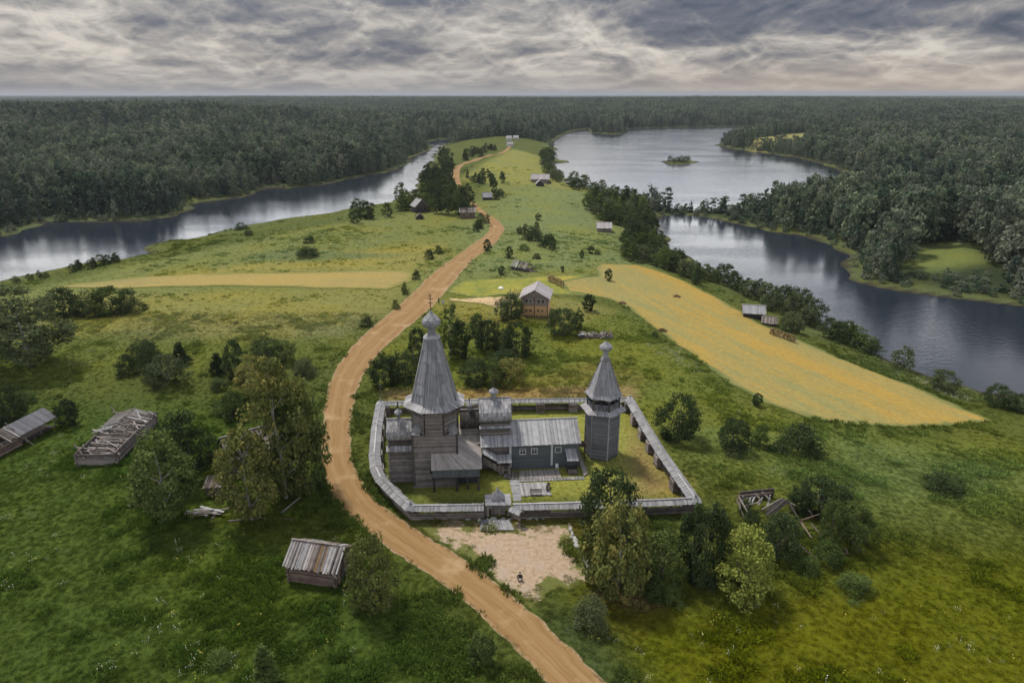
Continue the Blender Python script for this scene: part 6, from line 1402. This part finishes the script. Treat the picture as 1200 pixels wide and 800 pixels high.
MEAD = [pxpoly(q, -1.0) for q in ([(1050, 328), (1058, 284), (1105, 278), (1150, 290), (1172, 306), (1215, 350), (1120, 338)], [(876, 170), (884, 162), (910, 158), (962, 155), (968, 164), (930, 172)], [(-60, 300), (0, 279), (40, 266), (60, 259), (90, 256), (78, 246), (44, 250), (0, 262), (-60, 278)], [(208, 244), (232, 240), (262, 237), (284, 234), (302, 226), (322, 220), (310, 215), (285, 221), (262, 224), (240, 227), (220, 235)])]
def clear_land(xy):
    w_ = water_d(xy); ok = (w_ < -4) & (sdist(xy, PEN) < -2) & (sdist(xy, ISL) < -30)
    for q in MEAD: ok &= sdist(xy, q) < 1
    return ok, w_
def grid_pts(y0, y1, step, jit):
    xm = y1 * .94 + 70; g = np.stack(np.meshgrid(np.arange(-xm, xm, step), np.arange(y0, y1, step)), -1).reshape(-1, 2); g = g + rng.uniform(-jit, jit, g.shape) * step; return g[in_view(g[:, 0], g[:, 1], 1.18)]
fp_, fv_, fs_ = [], [], []
for y0, y1, st_, cl in ((120, 900, 5.3, False), (900, 1700, 7.0, False), (1700, 3600, 21, True), (3600, 8200, 36, True)):
    g = grid_pts(y0, y1, st_, .42); ok, w_ = clear_land(g); g, w_ = g[ok], w_[ok]; z = hgt(g, w_)
    nz = vnoise(g[:, 0], g[:, 1], 45, 3); n2_ = vnoise(g[:, 0], g[:, 1], 130, 5)
    if not cl:
        H = (12.5 + 9 * nz) * rng.uniform(.52, 1.34, len(g)) * (.50 + .50 * sstep(3, 14, -w_)); wd_ = H * rng.uniform(.58, .92, len(g)) * np.where(H < 8, 1.35, 1.0)
        H = H * np.where(sdist(g, pxpoly([(735, 266), (738, 230), (830, 228), (890, 234), (912, 270), (840, 264)], -5.0)) > 0, .6, 1.0)     # lower wood on the neck between the lakes
        con = rng.uniform(size=len(g)) < (.16 + .5 * (n2_ > .55)); vi = np.where(con, rng.integers(4, 6, len(g)), rng.choice([0, 1, 2, 3, 6], len(g)))
        sc3 = np.stack([wd_, wd_, H], 1)
    else:
        H = (12 + 7 * nz) * rng.uniform(.85, 1.15, len(g)); s_ = st_ * .46; vi = rng.integers(7, 11, len(g)); sc3 = np.stack([np.full(len(g), s_), np.full(len(g), s_), H], 1)
    fp_.append(np.column_stack([g, z - .2])); fv_.append(vi); fs_.append(sc3)
fp_, fv_, fs_ = np.concatenate(fp_), np.concatenate(fv_), np.concatenate(fs_)
scatter('forest', fp_, fv_, np.column_stack([np.zeros((len(fp_), 2)), rng.uniform(0, 6.28, len(fp_))]), fs_, np.ones((len(fp_), 4)), FP, 'mixed dark forest covering the land beyond both lakes')
# low willow scrub along the outer shores
g = grid_pts(120, 900, 4.0, .5); w_ = water_d(g); ok = (w_ < -1.2) & (w_ > -12) & (rng.uniform(size=len(g)) < .45); low_ = (w_ < -5) & (sdist(g, pxpoly([(1046, 330), (1052, 310), (1110, 312), (1160, 308), (1215, 350), (1120, 340)], -1.0)) > 0); ok |= low_ & (rng.uniform(size=len(g)) < .75); ok &= (sdist(g, PEN) < -3) & (sdist(g, ISL) < -30); g, w_ = g[ok], w_[ok]
scatter('shore_scrub', np.column_stack([g, hgt(g, w_) - .1]), rng.integers(2, 4, len(g)), np.column_stack([np.zeros((len(g), 2)), rng.uniform(0, 6.28, len(g))]), np.stack([rng.uniform(3, 6, len(g))] * 2 + [rng.uniform(1.6, 4.0, len(g))], 1), np.ones((len(g), 4)), FP[:4], 'low willow scrub along the outer lake shores')
print('forest', len(fp_), 'scrub', len(g))

# grass tufts, tall weeds and flowers
def tuft(seed, n, spread, hgt_, wid, lean):
    g = np.random.default_rng(seed); vs, fs = [], []
    for i in range(n):
        a = g.uniform(0, 6.28); r_ = spread * g.uniform() ** .6; x, y = r_ * math.cos(a), r_ * math.sin(a); b = g.uniform(0, 6.28); h_ = hgt_ * g.uniform(.55, 1.15) * (1 - .4 * r_ / spread); w_ = wid * g.uniform(.6, 1.3); l_ = lean * g.uniform(.3, 1.2)
        dx, dy = math.cos(b), math.sin(b); k0 = len(vs); lx, ly = math.cos(a) * l_, math.sin(a) * l_
        vs += [(x - dx * w_, y - dy * w_, 0), (x + dx * w_, y + dy * w_, 0), (x + lx * .5 + dx * w_ * .8, y + ly * .5 + dy * w_ * .8, h_ * .65), (x + lx * .5 - dx * w_ * .8, y + ly * .5 - dy * w_ * .8, h_ * .65), (x + lx * 1.3, y + ly * 1.3, h_)]
        fs += [(k0, k0 + 1, k0 + 2, k0 + 3), (k0 + 3, k0 + 2, k0 + 4, k0 + 4)]
    return vs, [f if f[2] != f[3] else f[:3] for f in fs]
m, k = mat_new('grass_blades'); tc = k.new('ShaderNodeAttribute', attribute_name='tint', attribute_type='INSTANCER').outputs['Color']
col, _, _ = breakup(k, tc, .6); r = k.new('ShaderNodeObjectInfo').outputs['Random']; v = k.math('MULTIPLY_ADD', r, .9, 1.05); gc = k.new('ShaderNodeCombineColor')
for i in range(3): k.put(gc.inputs[i], v)
col = k.mix(1.0, col, gc.outputs[0], 'MULTIPLY'); d = k.new('ShaderNodeBsdfDiffuse'); k.put(d.inputs[0], col); tl = k.new('ShaderNodeBsdfTranslucent'); k.put(tl.inputs[0], col); ms = k.new('ShaderNodeMixShader'); ms.inputs[0].default_value = .25
k.l.new(d.outputs[0], ms.inputs[1]); k.l.new(tl.outputs[0], ms.inputs[2]); o = k.new('ShaderNodeOutputMaterial'); k.l.new(ms.outputs[0], o.inputs[0]); M['blades'] = m
def tuft_me(*a):
    v, f = tuft(*a); me = bpy.data.meshes.new('tuft'); me.from_pydata(v, [], f); me.materials.append(M['blades']); return me
TF = [tuft_me(1, 26, .55, .42, .05, .22), tuft_me(2, 26, .55, .36, .06, .30), tuft_me(3, 34, .8, .75, .085, .35), tuft_me(4, 36, .9, .95, .10, .45)]
BLD = [o for o in bpy.data.objects if o.parent is None and o.get('category') in ('church', 'barn', 'ruin', 'shed', 'house', 'cabin', 'hut', 'cottage', 'gate', 'bell tower', 'walkway', 'deck', 'ramp', 'board heap')]
NOGO = [ROADPOLY, yardw, goldw, yelw, straww]
def field_pts(y0, y1, dens):
    n = int((y1 - y0) * (y1 * 2.04 + 90) * dens); x = rng.uniform(-(y1 * 1.02 + 45), y1 * 1.02 + 45, n); y = rng.uniform(y0, y1, n); ok = in_view(x, y, 1.22); g = np.stack([x[ok], y[ok]], 1)
    w_ = water_d(g); ok = w_ < -.8; g, w_ = g[ok], w_[ok]
    ins = sdist(g, PEN) > -4; g, w_ = g[ins], w_[ins]
    for q in NOGO:
        s_ = sdist(g, q); ok = s_ < .35 if q is ROADPOLY else (s_ < .2 if q is not yardw else (s_ < .4) | ((s_ < 2.6) & (vnoise(g[:, 0], g[:, 1], 1.8, 31) > .52))); g, w_ = g[ok], w_[ok]
    return g, w_
YARDIN = np.array([P(a, b, 0)[:2] for a, b in ((440, 474), (739, 468), (818, 592), (480, 602), (432, 548))])
PT, VA, SZ, TN = [], [], [], []
for y0, y1, dens in ((40, 110, 7.0), (110, 190, 2.6), (190, 330, .35), (330, 640, .03)):
    g, w_ = field_pts(y0, y1, dens); x, y = g[:, 0], g[:, 1]
    clump = vnoise(x, y, 3.2, 11) * .6 + vnoise(x, y, 9.0, 12) * .55 + vnoise(x, y, 28, 13) * .35
    lawn = sdist(g, YARDIN) > 0
    keep = rng.uniform(size=len(g)) < np.where(lawn, .35, .55 + .45 * sstep(.5, .95, clump))
    g, w_, clump, lawn = g[keep], w_[keep], clump[keep], lawn[keep]; x, y = g[:, 0], g[:, 1]
    far = np.clip(y / 200, .85, 2.2)
    tall = (~lawn) & (clump > .88) & (rng.uniform(size=len(g)) < .30)
    s_ = np.where(lawn, .45, np.where(tall, rng.uniform(.6, 1.15, len(g)), rng.uniform(.38, .85, len(g)) * (.7 + .5 * clump))) * far
    PT.append(np.column_stack([g, hgt(g, w_) - .03])); VA.append(np.where(tall, rng.integers(2, 4, len(g)), rng.integers(0, 2, len(g)))); SZ.append(np.stack([s_, s_, s_ * rng.uniform(.7, 1.15, len(g)) / np.sqrt(far)], 1))
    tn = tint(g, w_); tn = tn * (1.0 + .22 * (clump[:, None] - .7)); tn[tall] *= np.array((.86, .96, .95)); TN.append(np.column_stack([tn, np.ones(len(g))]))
PT, VA, SZ, TN = map(np.concatenate, (PT, VA, SZ, TN))
scatter('meadow_grass', PT, VA, np.column_stack([rng.uniform(-.15, .15, (len(PT), 2)), rng.uniform(0, 6.28, len(PT))]), SZ, TN, TF, 'rough meadow grass and weeds over the peninsula')
print('tufts', len(PT))
m, k = mat_new('flower_white'); r = k.new('ShaderNodeObjectInfo').outputs['Random']; finish(k, k.mix(r, (.40, .44, .30), (.66, .67, .54)), .9, spec=.05); M['flower'] = m
m, k = mat_new('flower_yellow'); finish(k, (.55, .48, .10), .9, spec=.05); M['flower2'] = m
def flower_me(mat, seed):
    g = random.Random(seed); mb = MB()
    for i in range(4):
        x, y, z, r_ = g.uniform(-.5, .5), g.uniform(-.5, .5), g.uniform(.4, .75), g.uniform(.035, .075)
        mb.add([(x + r_ * math.cos(t), y + r_ * math.sin(t), z + (.02 if q % 2 else 0)) for q, t in enumerate([2 * math.pi * j / 6 for j in range(6)])] + [(x, y, z + .035)], [(j, (j + 1) % 6, 6) for j in range(6)]); mb.beam((x, y, 0), (x, y, z), .012, .012)
    return mb.mesh('flower', mat)
FLW = [(([(-30, 590), (90, 600), (100, 690), (-30, 700)]), .10), ([(170, 700), (260, 690), (260, 800), (100, 820)], .10), ([(330, 690), (420, 700), (420, 760), (320, 770)], .07), ([(20, 500), (110, 505), (100, 570), (20, 570)], .05), ([(140, 555), (210, 560), (215, 600), (150, 600)], .12), ([(150, 375), (440, 368), (420, 392), (160, 396)], .09), ([(60, 410), (160, 405), (150, 450), (80, 450)], .03), ([(200, 600), (250, 600), (250, 660), (190, 660)], .05), ([(750, 398), (790, 404), (830, 430), (820, 440), (770, 415)], .25), ([(840, 455), (900, 480), (890, 500), (830, 470)], .12),
       ([(1066, 446), (1076, 444), (1130, 464), (1140, 470), (1120, 470)], .9), ([(1000, 420), (1050, 434), (1060, 444), (1010, 426)], .2), ([(660, 700), (720, 740), (790, 800), (740, 800), (680, 740)], .25), ([(800, 690), (1000, 690), (1200, 720), (1200, 800), (800, 800)], .05), ([(520, 335), (560, 300), (640, 300), (600, 322)], .015), ([(600, 240), (700, 240), (690, 300), (600, 300)], .012), ([(340, 255), (500, 250), (500, 300), (330, 296)], .02), ([(380, 284), (500, 282), (500, 288), (380, 292)], .10), ([(200, 405), (400, 400), (400, 560), (200, 480)], .012), ([(260, 620), (430, 600), (520, 700), (400, 800), (200, 800)], .022), ([(820, 500), (1100, 520), (1180, 640), (900, 600)], .012), ([(480, 606), (690, 607), (690, 618), (500, 620)], .10)]
fx, fz = [], []
for poly, dens in FLW:
    q = Gs(poly)[:, :2]; lo, hi = q.min(0), q.max(0); n = int(np.prod(hi - lo) * dens * 3.2); g = rng.uniform(lo, hi, (n, 2)); g = g[sdist(g, q) > 0]; g = g[vnoise(g[:, 0], g[:, 1], 5, 21) * .6 + vnoise(g[:, 0], g[:, 1], 1.7, 22) * .5 > .52]
    if len(g): g = g[sdist(g, ROADPOLY) < -.5]
    if len(g): g = g[sdist(g, goldw) < -.3]; fx.append(g)
fx = np.concatenate(fx); s_ = rng.uniform(.5, 1.0, len(fx)) * np.clip(fx[:, 1] / 220, 1, 2)
scatter('wild_flowers', np.column_stack([fx, hgt(fx)]), (rng.uniform(size=len(fx)) < .22).astype(int) * 3 + rng.integers(0, 3, len(fx)) * 1 if False else rng.integers(0, 4, len(fx)), np.column_stack([np.zeros((len(fx), 2)), rng.uniform(0, 6.28, len(fx))]), np.stack([s_] * 3, 1), np.ones((len(fx), 4)), [flower_me(M['flower'], 1), flower_me(M['flower'], 2), flower_me(M['flower'], 3), flower_me(M['flower2'], 4)], 'white umbels and yellow meadow flowers in loose patches')
print('flowers', len(fx))

# ------------------------------------------------------------------ the air: far woods fade towards blue grey
m = bpy.data.materials.new('haze_air'); m.use_nodes = True; k = NT(m.node_tree); k.n.clear()
pvn = k.new('ShaderNodeVolumePrincipled'); pvn.inputs['Color'].default_value = (.50, .54, .60, 1); pvn.inputs['Density'].default_value = HAZE; pvn.inputs['Anisotropy'].default_value = .2
o = k.new('ShaderNodeOutputMaterial'); k.l.new(pvn.outputs[0], o.inputs['Volume'])
me = bpy.data.meshes.new('haze'); xx, y0, y1, z0, z1 = 33500, -3500, 33500, W - 5.5, 84
me.from_pydata([(a, b, c) for c in (z0, z1) for a, b in ((-xx, y0), (xx, y0), (xx, y1), (-xx, y1))], [], [(3, 2, 1, 0), (4, 5, 6, 7), (0, 1, 5, 4), (1, 2, 6, 5), (2, 3, 7, 6), (3, 0, 4, 7)])
me.materials.append(m); surf('haze', me, 'stuff')
